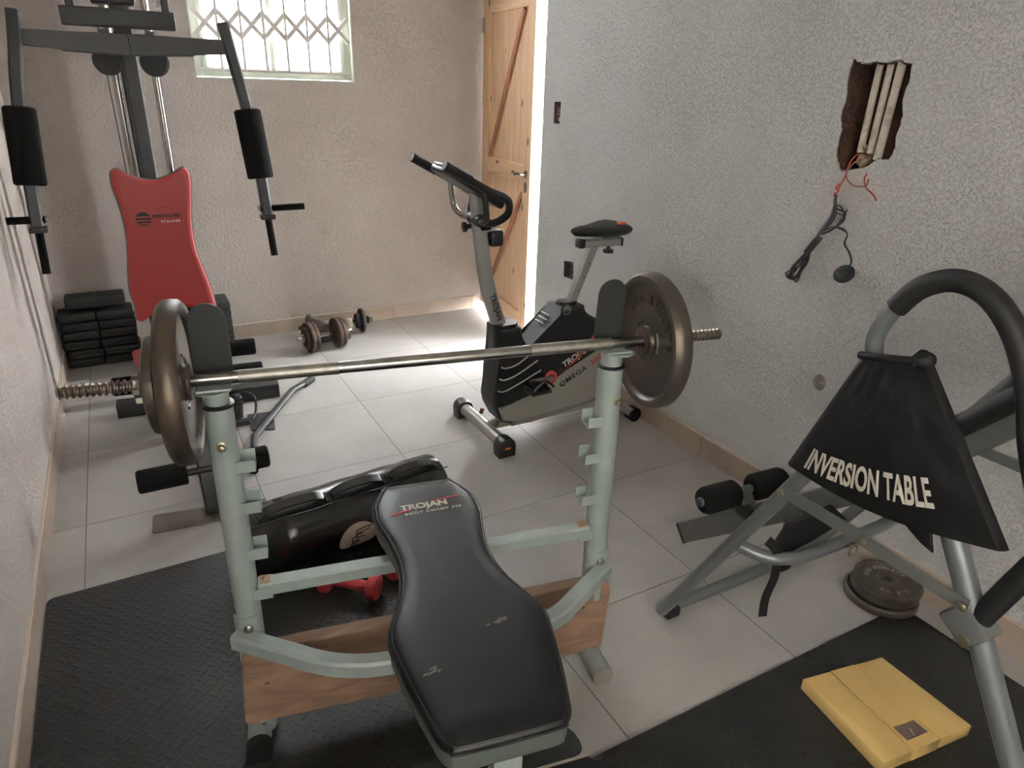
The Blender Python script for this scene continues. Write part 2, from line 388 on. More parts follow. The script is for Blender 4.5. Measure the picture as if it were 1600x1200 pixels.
me = curve_mesh('wall_back', [[(XL-.1, 0), (2.62, 0), (2.62, ZC), (XL-.1, ZC)], [(WX0, WZ0), (WX1, WZ0), (WX1, WZ1), (WX0, WZ1)]], .15,
                frame((0, YB+.075, 0), (1, 0, 0), (0, 0, 1)))
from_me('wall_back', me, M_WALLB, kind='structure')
# right wall: coordinates (y, z) on x = XR
hole = [(.242, 1.612), (.205, 1.592), (.165, 1.600), (.120, 1.596), (.085, 1.603), (.040, 1.592), (.036, 1.54), (.043, 1.50), (.030, 1.45), (.036, 1.40),
        (.030, 1.36), (.042, 1.325), (.09, 1.315), (.105, 1.30), (.14, 1.285), (.20, 1.272), (.222, 1.30), (.234, 1.335), (.229, 1.40), (.243, 1.44), (.238, 1.50), (.246, 1.55)]
random.seed(3)
fine = []
for i, p in enumerate(hole):
    q = hole[(i+1) % len(hole)]
    for k in range(4):
        t = k/4; j = 0 if k == 0 else .003
        fine.append((p[0]+(q[0]-p[0])*t+random.uniform(-j, j), p[1]+(q[1]-p[1])*t+random.uniform(-j, j)))
box1 = [(1.925, 1.325), (1.985, 1.322), (1.987, 1.43), (1.923, 1.432)]
box2 = [(1.705, .535), (1.80, .53), (1.805, .62), (1.71, .632)]
rnd = circ(.105, .552, .026, 20, .030)
RW = frame((XR+.075, 0, 0), (0, 1, 0), (0, 0, 1))
me = curve_mesh('wall_right', [[(YF-.1, 0), (YJ, 0), (YJ, 2.03), (YB, 2.03), (YB+.15, 2.03), (YB+.15, ZC), (YF-.1, ZC)], fine, box1, box2, rnd], .15, RW)
wall_r = from_me('wall_right', me, M_WALL, kind='structure')
def liner(name, loop, depth, m, inset=.001, jit=0):
    cx = sum(p[0] for p in loop)/len(loop); cy = sum(p[1] for p in loop)/len(loop)
    L2 = [(cx+(p[0]-cx)*(1-inset*8), cy+(p[1]-cy)*(1-inset*8)) for p in loop]
    b = MB(); n = len(L2); rows = 5; co = []
    for k in range(rows+1):
        for (y, z) in L2: co.append((XR+.0015+depth*k/rows, y, z))
    fs = [(k*n+i, k*n+(i+1) % n, (k+1)*n+(i+1) % n, (k+1)*n+i) for k in range(rows) for i in range(n)]
    fs.append(tuple(rows*n+i for i in range(n)))
    b._add(co, fs); return b.build(name, m, wall_r, jitter=jit)
liner('recess', fine, .11, M_BRICK, .004, .0022)
liner('socket_recess', box1, .04, M_PURP)
liner('metal_switch_box', box2, .04, M_GALV)
liner('round_switch_box', rnd, .035, M_PALEB)
b = MB(); b.box((XR+.02, 1.94, 1.345), (.01, .045, .02)); b.tube([(XR+.02, 1.97, 1.40), (XR+.004, 1.95, 1.37), (XR+.02, 1.93, 1.36)], .003, 8)
b.build('wire_stub', M_PALEB, wall_r)
b = MB(); b.tube([(XR+.02, .115, .54), (XR+.004, .10, .553), (XR+.02, .092, .56)], .004, 8); b.box((XR+.02, .105, .565), (.012, .03, .016), bev=.003)
b.build('terminal_block', M_PALEB, wall_r)
b = MB(); b.box((XR+.025, 1.75, .565), (.004, .05, .02)); b.tube([(XR+.03, 1.77, .60), (XR+.006, 1.75, .585), (XR+.02, 1.735, .60)], .003, 8)
b.build('box_lug', M_BRICK, wall_r)
# front wall (behind the viewpoint)
me = curve_mesh('wall_front', [[(XL-.1, 0), (XR+.1, 0), (XR+.1, ZC), (XL-.1, ZC)], [(.0, 1.2), (.8, 1.2), (.8, 2.0), (.0, 2.0)]], .12, frame((0, YF-.06, 0), (1, 0, 0), (0, 0, 1)))  # the hole is an added, unseen opening for fill on camera-facing surfaces
from_me('wall_front', me, M_WALL, kind='structure')
# skirting
def skirt(name, c, size, topc, tops):
    o = MB().box(c, size).build(name, M_SKIRT, kind='structure')
    MB().box(topc, tops).build('grout_bead', M_SKIRTTOP, o)
    return o
skirt('baseboard_right', (XR-.006, (YJ+YF)/2, .048), (.012, YJ-YF, .096), (XR-.0035, (YJ+YF)/2, .099), (.011, YJ-YF, .006))
skirt('baseboard_left', (XL+.006, (YB+YF)/2, .048), (.012, YB-YF, .096), (XL+.0035, (YB+YF)/2, .099), (.011, YB-YF, .006))
sb = skirt('baseboard_back', ((XL+2.44)/2, YB-.006, .042), (2.44-XL, .012, .084), ((XL+2.44)/2, YB-.0035, .087), (2.44-XL, .011, .006))
b = MB()
for k in range(-4, 4): b.box((XR-.0122, .6*k, .048), (.0008, .003, .095))
b.build('tile_joint', mat('joint_grout', '6d5f55', .8), bpy.data.objects['baseboard_right'])
b = MB()
for k in range(0, 5): b.box((.6*k+.02, YB-.0122, .042), (.003, .0008, .083))
b.build('tile_joint', bpy.data.materials['joint_grout'], sb)
# outside
MB().box((5.5, 1.5, -.13), (5.9, 14, .1)).build('ground_outside', M_GROUND, kind='structure')
MB().box((1.0, 7.5, -.13), (3.0, 8.5, .1)).build('ground_back', M_GROUND, kind='structure')

MB().box((-2.0, -1.9, 2.2), (.2, 4.8, 4.7)).build('wall_sky_blocker', M_GROUND, kind='structure')  # unseen wall added to dim the sky through the left opening
MB().box((-1.1, -1.9, -.13), (1.6, 4.8, .1)).build('ground_side', M_GROUND, kind='structure')
MB().box((1.2, -4.3, 2.2), (9, .2, 4.7)).build('wall_sky_blocker', M_GROUND, kind='structure')  # unseen wall added to block sun and sky at the front opening
MB().box((1.2, -3.45, -.13), (9, 1.6, .1)).build('ground_front', M_GROUND, kind='structure')
MB().box((3.35, 1.15, 1.3), (1.6, .12, 2.8)).build('wall_sky_blocker', M_GROUND, kind='structure')  # unseen wall added to keep sky light off the door's free edge
# ------------------------------------------------------------------ window
win = thing('window_1', '', '', (1.21, 3.07, 1.49)); del win['label']; del win['category']; win['kind'] = 'structure'
b = MB()
b.box(((WX0+WX1)/2, 3.075, WZ0+.004), (WX1-WX0+.004, .09, .008))
b.box((WX1-.003, 3.075, (WZ0+WZ1)/2), (.006, .09, WZ1-WZ0)); b.box((WX0+.003, 3.075, (WZ0+WZ1)/2), (.006, .09, WZ1-WZ0)); b.box(((WX0+WX1)/2, 3.075, WZ1-.004), (WX1-WX0, .09, .008))
b.build('window_reveal', M_WINF, win)
b = MB(); yf = 3.085
for x in (WX0+.026, WX1-.026): b.box((x, yf, (WZ0+WZ1)/2), (.038, .03, WZ1-WZ0-.018), bev=.002)
for z in (WZ0+.026, WZ1-.025): b.box(((WX0+WX1)/2, yf+.001, z), (WX1-WX0-.084, .028, .034), bev=.002)
b.build('window_frame', M_WINF, win)
xm = 1.175
for (xa, xb) in ((WX0+.045, xm-.004), (xm+.004, WX1-.045)):
    f = MB()
    for x in (xa+.011, xb-.011): f.box((x, yf-.008, (WZ0+WZ1)/2), (.022, .028, WZ1-WZ0-.07), bev=.002)
    for z in (WZ0+.05, WZ1-.05): f.box(((xa+xb)/2, yf-.008, z), (xb-xa, .028, .02), bev=.002)
    s = f.build('sash', M_WINF, win)
    MB().box(((xa+xb)/2, yf-.006, (WZ0+WZ1)/2), (xb-xa-.03, .004, WZ1-WZ0-.09)).build('pane', M_CLEAR, s)
    MB().box(((xa+xb)/2-.06, yf-.022, WZ0+.052), (.012, .018, .022), bev=.002).build('catch', M_WINF, s)
g = MB(); yg = 3.040
n = 7; x0, x1 = WX0+.02, WX1-.02; st = (x1-x0)/n
g.bar([(x0, yg, WZ0+.045), (x1, yg, WZ0+.045)], .015, .015)
g.bar([(x0, yg, WZ1-.045), (x1, yg, WZ1-.045)], .012, .012)
for zb in (1.70, 2.12):
    for i in range(n):
        xa = x0+st*i; za, zc = (zb, zb+.125) if i % 2 else (zb+.125, zb)
        for j in (0,):
            g.bar([(xa, yg, zb+.0), (xa+st, yg, zb+.125)], .022, .008, up=(0, 1, 0)); g.bar([(xa, yg-.004, zb+.125), (xa+st, yg-.004, zb)], .022, .008, up=(0, 1, 0))
for i in range(1, n): g.bar([(x0+st*i, yg-.004, WZ0+.045), (x0+st*i, yg-.004, WZ1-.045)], .0145, .012)
g.build('burglar_bars', M_GATE, win)

# ------------------------------------------------------------------ door
DH = Vector((2.505, 3.029, .045)); DF = Vector((2.437, 2.262, .045)); du = (DF-DH).normalized(); DW = (DF-DH).length
D = frame(DH, du, (0, 0, 1))          # u towards the free edge, v up, +z thickness
nrm = Vector((D[0][2], D[1][2], D[2][2]))
sgn = 1 if nrm.x < 0 else -1          # room side
DHT = 1.965
door = thing('door_1', '', '', (DH+DF)/2); del door['label']; del door['category']; door['kind'] = 'structure'
b = MB(D)
npl = 8; pw = (DW-.02)/npl
for i in range(npl):
    u = .01+pw*i
    b.box((u+pw/2, DHT/2, -sgn*.018), (pw-.0015, DHT-.01, .016), bev=.002, seg=1)
b.build('tongue_and_groove_boards', M_DOOR, door)
b = MB(D)
for u in (.055, DW-.05): b.box((u, DHT/2, -sgn*.012), (.105 if u < .1 else .10, DHT, .040), bev=.0015, seg=1)
b.build('stile', M_DOOR, door)
b = MB(D)
for (z0, z1) in ((.0, .115), (.925, 1.025), (1.86, 1.965)): b.box((DW/2, (z0+z1)/2, -sgn*.012), (DW-.2, z1-z0, .038), bev=.0015, seg=1)
b.build('rail', M_DOORH, door)
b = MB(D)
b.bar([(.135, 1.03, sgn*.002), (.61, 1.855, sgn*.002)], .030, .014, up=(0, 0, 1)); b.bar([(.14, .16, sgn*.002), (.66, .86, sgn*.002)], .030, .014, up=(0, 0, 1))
b.build('brace_shade_strip', M_BRACESHADE, door)  # dark batten stands for the shaded edge of a same-wood brace
b = MB(D); hz = .975
b.lathe([(0, .001), (.0, .024), (.006, .022), (.009, .012)], (DW-.055, hz, sgn*.008), (0, 0, sgn), 20)
b.lathe([(0, .009), (.035, .008)], (DW-.055, hz, sgn*.014), (0, 0, sgn), 12)
b.tube(spline([(DW-.055, hz, sgn*.048), (DW-.09, hz+.004, sgn*.050), (DW-.125, hz-.006, sgn*.048), (DW-.155, hz+.006, sgn*.048), (DW-.175, hz+.002, sgn*.046)], 6), .007, 10)
h = b.build('lever_handle', mat('pewter', '7d756c', .35, .9), door)
b = MB(D); b.prism(circ(DW-.055, hz-.075, .017, 20, .03), 0, sgn*.006, Matrix.Translation((0, 0, sgn*.008))); b.build('keyhole_plate', bpy.data.materials['pewter'], door)
b = MB(D); b.box((DW+.0005, hz-.03, -sgn*.012), (.002, .19, .02)); b.build('latch_plate', M_BOLT, door)
b = MB(D)
for z in (1.80, .2): b.tube([(-.004, z-.045, sgn*.010), (-.004, z+.045, sgn*.010)], .006, 10); b.box((.012, z, sgn*.0085), (.03, .085, .002))
b.build('hinge', M_BRASS, door)
b = MB(); b.box((2.53, 3.045, 1.015), (.10, .028, 2.03)); b.box((2.505, (YJ+3.03)/2, 2.035-.012), (.07, 3.03-YJ, .024)); b.build('door_frame', M_DOORH, door)

# ------------------------------------------------------------------ wall conduits and cables
for i, (ya, za, yb, zb, xo) in enumerate(((.162, 1.60, .160, 1.335, .030), (.126, 1.60, .125, 1.335, .030), (.088, 1.60, .093, 1.318, .026))):
    o = MB().tube([(XR+xo, ya, za), (XR+xo-.004, (ya+yb)/2, (za+zb)/2), (XR+xo-.008, yb, zb)], .0105 if i < 2 else .0125, 16).build('conduit_pipe', M_PIPE)
    tag(o, ['leftmost of the three dirty white conduit pipes in the broken wall opening', 'middle one of the three dirty white conduit pipes in the wall opening', 'rightmost and cleanest white conduit pipe in the broken wall opening'][i], 'pipe', 'conduit pipes in the wall opening')
b = MB()
random.seed(5)
for k in range(9):
    y = random.uniform(.085, .155); z = random.uniform(1.295, 1.345)
    b.lathe([(0, 0), (.004, .014), (.012, .018), (.020, .012), (.024, 0)], (XR+.012+random.random()*.03, y, z), (random.uniform(-1, 1), random.uniform(-1, 1), 1), 9)
o = b.build('plaster_rubble', mat('mortar', '9a8c7c', .95, var='6d5540', vscale=40, bump=1, bscale=90, bdist=.006), jitter=.004)
tag(o, 'lump of crumbling mortar around the pipe ends in the wall opening', 'rubble')
wx = XR-.006
t = thing('loose_wires', 'short red and brown electrical wires hanging out of the wall opening', 'wire', (wx, .12, 1.26))
MB().tube(spline([(XR+.02, .155, 1.34), (wx, .165, 1.31), (wx-.004, .170, 1.275), (wx, .178, 1.25), (wx-.003, .186, 1.225), (wx, .190, 1.205)], 8), .0025, 8).build('red_wire', M_WRED, t)
MB().tube(spline([(XR+.02, .135, 1.33), (wx-.004, .155, 1.30), (wx-.006, .168, 1.262), (wx-.006, .14, 1.238), (wx-.004, .11, 1.236), (wx-.004, .09, 1.242), (wx-.004, .088, 1.262)], 8), .0022, 8).build('brown_wire', M_WBR, t)
MB().tube(spline([(XR+.01, .105, 1.285), (wx-.003, .103, 1.262), (wx-.004, .09, 1.235), (wx-.003, .062, 1.218), (wx-.002, .045, 1.200)], 8), .0024, 8).build('red_wire', M_WRED, t)
MB().tube(spline([(wx-.004, .187, 1.235), (wx-.008, .194, 1.222), (wx-.004, .186, 1.212), (wx-.008, .195, 1.20), (wx-.004, .189, 1.19)], 8), .003, 8).build('wire_twist', M_WRED, t)
t = thing('coiled_cord', 'bundled black cord hanging on the wall with a round black lamp fitting', 'cord', (wx, .2, 1.0))
b = MB()
random.seed(11)
for k in range(7):
    o1 = random.uniform(-.014, .014); o2 = random.uniform(-.012, .012); dx = random.uniform(0, .012)
    b.tube(spline([(wx-dx, .190, 1.20), (wx-dx, .186+o1, 1.13), (wx-.008-dx, .215+o1*.6, 1.07), (wx-.012, .243+o2*.5, 1.02), (wx-.010-dx, .268+o1, .965), (wx-.008-dx, .293+o1*1.5, .925+o2),
                   (wx-.006-dx, .294+o2*2, .893+o2), (wx-.008-dx, .272+o2, .905+o1), (wx-.010, .256+o1*.8, .955), (wx-.010, .240+o2*.4, 1.005)], 7), .0028, 8)
for k in range(3):
    b.tube(spline([(wx-.004, .190, 1.165-.01*k), (wx-.012, .158-.006*k, 1.165-.012*k), (wx-.012, .135, 1.13+.012*k), (wx-.010, .165, 1.095), (wx-.008, .21, 1.065)], 7), .0026, 8)
b.build('cord_bundle', M_CORD, t)
b = MB()
for k in range(8):
    zc = 1.0+.0065*k; yc = .250-.004*k
    b.tube([(wx-.010+.013*math.cos(a), yc+.013*math.sin(a), zc+.006*math.cos(a)) for a in [2*PI*i/14 for i in range(14)]], .0022, 6, closed=True)
b.build('cord_wrap', M_CORD, t)
for k in range(2):
    MB().tube(spline([(wx-.008, .215, 1.07), (wx-.008, .175, 1.095), (wx-.006, .135, 1.092+.004*k), (wx-.004, .118, 1.08), (wx-.004, .122-.003*k, 1.05), (wx-.004, .098-.003*k, 1.025), (wx-.004, .083-.003*k, .998), (wx-.008, .088, .975)], 8), .0022, 6).build('cord_tail', M_CORD, t)
ax = Vector((-.75, -.1, .65)).normalized()
b = MB(); b.lathe([(-.012, .012), (-.010, .020), (-.004, .032), (.004, .034), (.008, .031), (.009, .022), (.012, .020), (.013, .012), (.010, .010), (.010, .001)], (wx-.022, .085, .957), ax, 28)
d = b.build('lamp_fitting', M_PLAST, t)

# ------------------------------------------------------------------ floor mats
def rounded(pts, r=.03, n=5):
    out = []; m = len(pts)
    for i in range(m):
        p = Vector(pts[i]); a = (Vector(pts[i-1])-p).normalized(); c = (Vector(pts[(i+1) % m])-p).normalized()
        P0 = p+a*r; P2 = p+c*r
        for k in range(n+1):
            t = k/n; out.append(tuple(P0*(1-t)**2+p*2*t*(1-t)+P2*t*t))
    return out
me_ = MB(); me_.prism(rounded([(XL+.016, -1.7), (.96, -1.7), (.96, .815), (XL+.016, .80)], .02), 0, .010, Matrix(), .002, 1)
tag(me_.build('floor_mat', M_MATL), 'large black diamond-tread rubber mat under the bench press by the left wall', 'mat', 'black tread rubber mats')
me_ = MB(); me_.prism(rounded([(1.02, -1.9), (2.275, -1.9), (2.275, -.44), (1.02, -.425)], .02), 0, .010, Matrix(), .002, 1)
tag(me_.build('floor_mat', M_MATR), 'black tread rubber mat under the yellow wooden scale by the right wall', 'mat', 'black tread rubber mats')

# ------------------------------------------------------------------ bench press rack
A = math.radians(-10.8); ra = Vector((math.cos(A), math.sin(A), 0)); rn = Vector((-math.sin(A), math.cos(A), 0))
RK = frame((.37, -.03, 0), ra, rn)     # x = along the bar, y = away from the camera, z = up
rack = thing('bench_press_rack', 'grey steel bench press rack with black padded bench and timber board bolted on', 'weight bench', RK @ Vector((.45, .05, .0)))
yp = .06
PX = ((.024, .028, 0.0), (.896, .030, .0))
board = MB(RK)
bp_ = rounded([(-.018, .065), (.925, .045), (.935, .25), (.925, .287), (.0, .285)], .012, 3)
board.prism(bp_, -.038, 0, frame((0, yp-.032, 0), (1, 0, 0), (0, 0, 1)), .003, 1)
bo = board.build('timber_board', M_PLANK, rack)
for (x, z) in ((.02, .245), (.03, .10), (.05, .22), (.885, .10), (.90, .24), (.84, .245)):
    MB(RK).lathe([(0, .005), (.003, .004), (.003, 0)], (x, -.010, z), (0, -1, 0), 10).build('screw', M_BOLT, bo)
for i, (px, pr, _) in enumerate(PX):
    lean = .006 if i == 0 else -.006
    ztop = .905
    b = MB(RK); b.tube([(px, yp, .02), (px+lean*.3, yp, .30), (px+lean, yp, ztop)], pr, 28)
    b.build('post', M_SILV, rack)
    b = MB(RK); b.lathe([(0, pr+.0005), (.001, pr+.003), (.006, pr+.003), (.007, pr-.004)], (px+lean, yp, ztop-.006), (0, 0, 1), 28); b.build('post_collar', M_PLAST, rack)
    b = MB(RK); b.tube([(px+lean, yp, ztop-.02), (px+lean, yp, .9385)], pr-.005, 24)
    inner = b.build('telescoping_tube', M_SILV, rack)
    # saddle: a strip with a short front lip, a trough and a tall rounded back flag
    sx = px+lean; hw = .031
    prof = [(-.036, .9455), (-.026, .942), (-.014, .9405), (0, .9405), (.012, .942), (.022, .948), (.029, .956)]
    P2 = spline([(0, y, z) for (y, z) in prof], 4)
    b = MB(RK)
    for k in range(len(P2)-1):
        p, q = P2[k], P2[k+1]
        tdir = (q-p).normalized(); nn = Vector((0, -tdir.z, tdir.y))*.002
        co = []
        for xx in (-hw, hw):
            for e in (p+nn, q+nn, q-nn, p-nn): co.append((sx+xx, yp+e.y, e.z))
        b._add(co, [(0, 1, 2, 3), (7, 6, 5, 4), (0, 4, 5, 1), (1, 5, 6, 2), (2, 6, 7, 3), (3, 7, 4, 0)])
    b.build('bar_saddle', M_SILV, rack)
    b = MB(RK); b.prism(circ(sx+(-.004 if i == 0 else .014), yp-.018, .033, 28, .024), .9355, .9395, Matrix(), .0015, 1); b.build('saddle_lip', M_SILV, rack)
    flag = [(-hw-.002, 0), (hw+.002, 0), (hw+.004, .03), (hw+.003, .119)] + [((hw+.003)*math.cos(a), .119+(hw+.003)*math.sin(a)*1.0) for a in [PI*k/14 for k in range(1, 14)]] + [(-hw-.003, .119), (-hw-.004, .03)]
    b = MB(RK); b.prism(flag, -.002, .002, frame((sx, yp+.033, .950), (1, 0, 0), (0, -.06, 1)), .0008, 1)
    b.build('bar_catch_plate', M_CATCH, rack)
    # hooks
    for z in (.765, .665, .545, .435):
        b = MB(RK); sg = 1 if i == 0 else -1; hx = px+sg*(pr+.016)
        b.box((hx-sg*.006, yp-.020, z), (.044, .003, .026), bev=.001, seg=1)
        b.box((hx+sg*.002, yp+.020, z+.003), (.030, .003, .034), bev=.001, seg=1)
        b.box((hx+sg*.002, yp, z-.013), (.030, .042, .003), bev=.001, seg=1)
        b.build('hook_bracket', M_SILV, rack)
    b = MB(RK); zb = .82
    b.lathe([(0, .011), (.003, .011), (.004, .009), (.004, .0)], (px+.004, yp-pr+.001, zb), (0, -1, 0), 20)
    b.lathe([(0, .0075), (.010, .0075), (.011, .005), (.011, 0)], (px+.004, yp-pr-.002, zb), (0, -1, 0), 6)
    b.build('adjuster_bolt', M_BRASS, rack)
    # bracket plate where the bow meets the post
    b = MB(RK)
    for k in range(1): 
        n_ = 12; co = []; fs = []
        for j in range(n_+1):
            a = -PI/2-1.25+2.5*j/n_
            for (rr, z) in ((pr+.0035, .385), (pr+.0035, .225), (pr+.0005, .225), (pr+.0005, .385)): co.append((px+rr*math.cos(a), yp+rr*math.sin(a), z))
        for j in range(n_):
            for q in range(4): fs.append((j*4+q, j*4+(q+1) % 4, (j+1)*4+(q+1) % 4, (j+1)*4+q))
        fs += [(0, 1, 2, 3), tuple(n_*4+q for q in range(4))[::-1]]
        b._add(co, fs)
    b.build('clamp_plate', M_SILV, rack)
    for z in (.355,):
        b = MB(RK); b.lathe([(0, .011), (.003, .0105), (.006, .006), (.007, 0)], (px, yp-pr-.003, z), (0, -1, 0), 18); b.build('round_bolt', M_BOLT, rack)
    # foot tubes, running front to back under the posts
    y0 = -.032 if i == 0 else -.050; fx = px-.012 if i == 0 else px
    b = MB(RK); b.tube([(fx, y0, .032), (fx, .13, .032)], .028, 24); ft = b.build('foot_tube', M_SILV, rack)
    if i == 0: b = MB(RK); b.lathe([(0, .030), (.004, .031), (.035, .031), (.036, .028)], (fx, y0-.008, .032), (0, 1, 0), 24); b.build('rubber_cap', M_RUBBER, rack)
    else: b = MB(RK); b.lathe([(0, .0285), (-.001, .0285), (-.001, .024), (.001, .024)], (fx, y0, .032), (0, 1, 0), 24, close=False); b.lathe([(0, .0245), (.001, 0)], (fx, y0-.0015, .032), (0, 1, 0), 24, close=False); b.build('tube_plug', mat('dusty_plug', '7d7a70', .8), rack)
# bow: square tube bent towards the bench
bow = [(-.006, .040, .325)] + spline([(.12, -.050, .325), (.165, -.082, .325), (.215, -.108, .325), (.28, -.126, .325), (.36, -.133, .325)], 4) + spline([(.60, -.130, .325), (.68, -.116, .325), (.74, -.092, .325), (.79, -.056, .325)], 4) + [(.918, .036, .325)]
MB(RK).bar(bow, .040, .042, ch=.006).build('front_bow_tube', M_SILV, rack)
MB(RK).bar([(.055, yp, .442), (.865, yp, .442)], .036, .034, ch=.004).build('cross_bar', M_SILV, rack)
for x in (.07, .85):
    b = MB(RK); b.box((x, yp, .461), (.022, .026, .003)); b.lathe([(0, .005), (.008, .004), (.008, 0)], (x, yp, .461), (0, 0, 1), 8); b.build('rusty_stop', M_RUST, rack)
# bench pad
ZP = .535; CX = .457
half = [(.255, .0), (.256, .075), (.248, .092), (.085+.10, .122), (.14, .128), (.10, .127), (.03, .113), (-.04, .103), (-.10, .104), (-.16, .116), (-.215, .137), (-.255, .152), (-.29, .157), (-.33, .152), (-.43, .134), (-.495, .119), (-.520, .112), (-.537, .100), (-.546, .078), (-.548, .0)]
def padframe(z): return frame((CX, 0, z), (1, 0, 0), (0, 1, 0))
L_ = [(-w_, n_) for (n_, w_) in half if w_ > 0]; R_ = [(w_, n_) for (n_, w_) in half if w_ > 0]
out = spline([(p[0], p[1], 0) for p in (R_ + L_[::-1])], 4, closed=True); out = [(p.x, p.y) for p in out]
def shrink(poly, d):
    n = len(poly); o = []
    for i in range(n):
        a = Vector(poly[i-1]); c = Vector(poly[(i+1) % n]); t = (c-a).normalized(); nn = Vector((-t.y, t.x))
        o.append((poly[i][0]+nn.x*d, poly[i][1]+nn.y*d))
    return o
area = sum(out[i-1][0]*out[i][1]-out[i][0]*out[i-1][1] for i in range(len(out)))
s_in = 1 if area > 0 else -1
n = len(out)
def layered(M_, layers, poly, s_in):
    b = MB(M_); co = []; fs = []; n = len(poly)
    xs = [p[0] for p in poly]; ys = [p[1] for p in poly]; cx_ = (min(xs)+max(xs))/2; cy_ = (min(ys)+max(ys))/2; hx = (max(xs)-min(xs))/2*.85; hy = (max(ys)-min(ys))/2
    for (d, z) in layers: co += [(cx_+(p[0]-cx_)*(1-d/hx), cy_+(p[1]-cy_)*(1-d/hy), z) for p in poly]
    for k in range(len(layers)-1):
        for i in range(n): fs.append((k*n+i, k*n+(i+1) % n, (k+1)*n+(i+1) % n, (k+1)*n+i))
    fs.append(tuple((len(layers)-1)*n+i for i in range(n))); fs.append(tuple(range(n))[::-1])
    b._add(co, fs); return b
PADM = RK @ padframe(0)
bench = layered(PADM, [(.0, ZP-.014), (.001, ZP-.009), (.004, ZP-.004), (.009, ZP-.0005), (.016, ZP+.002), (.024, ZP+.0038), (.034, ZP+.0052), (.048, ZP+.006)], out, s_in).build('bench_pad', M_VINYL, rack, label='black vinyl pad top')
layered(PADM, [(.012, ZP-.060), (.004, ZP-.056), (.001, ZP-.05), (.001, ZP-.012)], out, s_in).build('pad_side_band', M_VSIDE, rack)
b = MB(PADM); b.tube([(p[0], p[1], ZP-.010) for p in shrink(out, s_in*-.001)], .0030, 8, closed=True); b.tube([(p[0], p[1], ZP-.001) for p in shrink(out, s_in*.006)], .0012, 6, closed=True); b.build('piping', M_PIPING, bench)
tf = RK @ frame((CX-.006, .135, ZP+.0068), (1, 0.02, 0), (0, 1, 0))
text('pad_lettering', 'TROJAN', .030, tf, M_WHITEPRINT, bench, bold=.0012, xs=1.05)
text('pad_model_lettering', 'BODY CHAMP 350', .0125, RK @ frame((CX+.012, .108, ZP+.0068), (1, .02, 0), (0, 1, 0)), M_WHITEPRINT, bench, bold=.0004, xs=1.15, spacing=1.25)
b = MB(RK @ frame((CX, .135, ZP+.0066), (1, .02, 0), (0, 1, 0)))
b.prism([(.01, .013), (.05, .020), (.085, .023), (.09, .019), (.055, .016), (.03, .011)], 0, .0006, Matrix()); b.build('red_swoosh', M_REDPRINT, bench); b = MB(RK @ frame((CX, .135, ZP+.0066), (1, .02, 0), (0, 1, 0))); b.prism([(-.095, -.020), (-.04, -.006), (-.045, -.013), (-.09, -.024)], 0, .0006, Matrix())
b.build('red_swoosh', M_REDPRINT, bench)
random.seed(2)
for (cx_, cy_) in ((.045, -.30), (-.095, -.385)):
    b = MB(PADM)
    for k in range(9):
        x_ = cx_+random.uniform(-.02, .02); y_ = cy_+random.uniform(-.006, .006)
        b.prism([(x_, y_), (x_+.007, y_+.002), (x_+.009, y_+.006), (x_+.002, y_+.004)], ZP+.0055, ZP+.0066, Matrix())
    b.build('scuff', M_SCUFF, bench)
# under-bench frame and seat pad nearer the viewpoint
b = MB(RK); b.bar([(CX, .05, .448), (CX, -.535, .448)], .05, .045, ch=.005); b.bar([(CX, -.50, .40), (CX, -.86, .375)], .05, .045, ch=.005); b.bar([(CX, -.12, .325), (CX, -.12, .43)], .05, .045, ch=.005); b.bar([(CX, -.70, .385), (CX, -.70, .03)], .05, .05, ch=.005, ); b.bar([(CX-.24, -.70, .035), (CX+.24, -.70, .035)], .05, .05)
b.build('bench_frame', M_SILV, rack)

# ------------------------------------------------------------------ barbell
BZ = .957
barbell = thing('barbell', 'chrome barbell resting across the rack saddles with threaded ends', 'barbell', RK @ Vector((.45, yp, BZ)))
def bx(s0, s1, z=BZ): return [(s0, yp, z), (s1, yp, z)]
MB(RK).tube(bx(.09, .885), .0125, 24).build('bar_shaft', M_CHROME, barbell)
b = MB(RK); b.tube(bx(.075, .268), .0135, 24); b.build('knurled_grip', M_KNURL, barbell)
b = MB(RK); b.tube(bx(.686, .885), .0135, 24); b.build('knurled_grip', M_KNURL, barbell)
b = MB(RK); b.tube(bx(-.02, .076), .0128, 24); b.build('bar_sleeve', M_CHROME, barbell)
b = MB(RK); b.tube(bx(.884, .985), .0128, 24); b.build('bar_sleeve', M_CHROME, barbell)
def thread(s0, s1):
    pr_ = []; s = s0; 
    while s < s1: pr_ += [(s, .0095), (s+.0030, .0136), (s+.0052, .0136), (s+.0082, .0095)]; s += .0108
    return MB(RK).lathe([(s0-.001, 0)]+pr_+[(pr_[-1][0]+.002, .009), (pr_[-1][0]+.002, 0)], (0, yp, BZ), (1, 0, 0), 20)
thread(-.237, -.02).build('threaded_end', M_THREAD, barbell)
thread(.985, 1.175).build('threaded_end', M_THREAD, barbell)
def plate(M_, R, T, m, rim, groove=True, lab=None, center=(0, 0, 0), axis=(1, 0, 0)):
    h = T/2; hub = .032
    prof = [(-h*.75, .0145), (-h*.8, hub*.95), (-h*.35, hub*1.15), (-h*.35, hub*1.3), (-h*.35, R-rim*1.25), (-h*.85, R-rim), (-h, R-rim*.75), (-h, R-.008), (-h*.6, R-.001), (0, R), (h*.6, R-.001), (h, R-.008), (h, R-rim*.75), (h*.85, R-rim),
            (h*.35, R-rim*1.25), (h*.35, hub*1.3), (h*.35, hub*1.15), (h*.8, hub*.95), (h*.75, .0145), (-h*.75, .0145)]
    return MB(M_).lathe(prof, center, axis, 56, close=False)
def raised(M_, R, side, h, name, parent, m, words, rr, size):
    pass
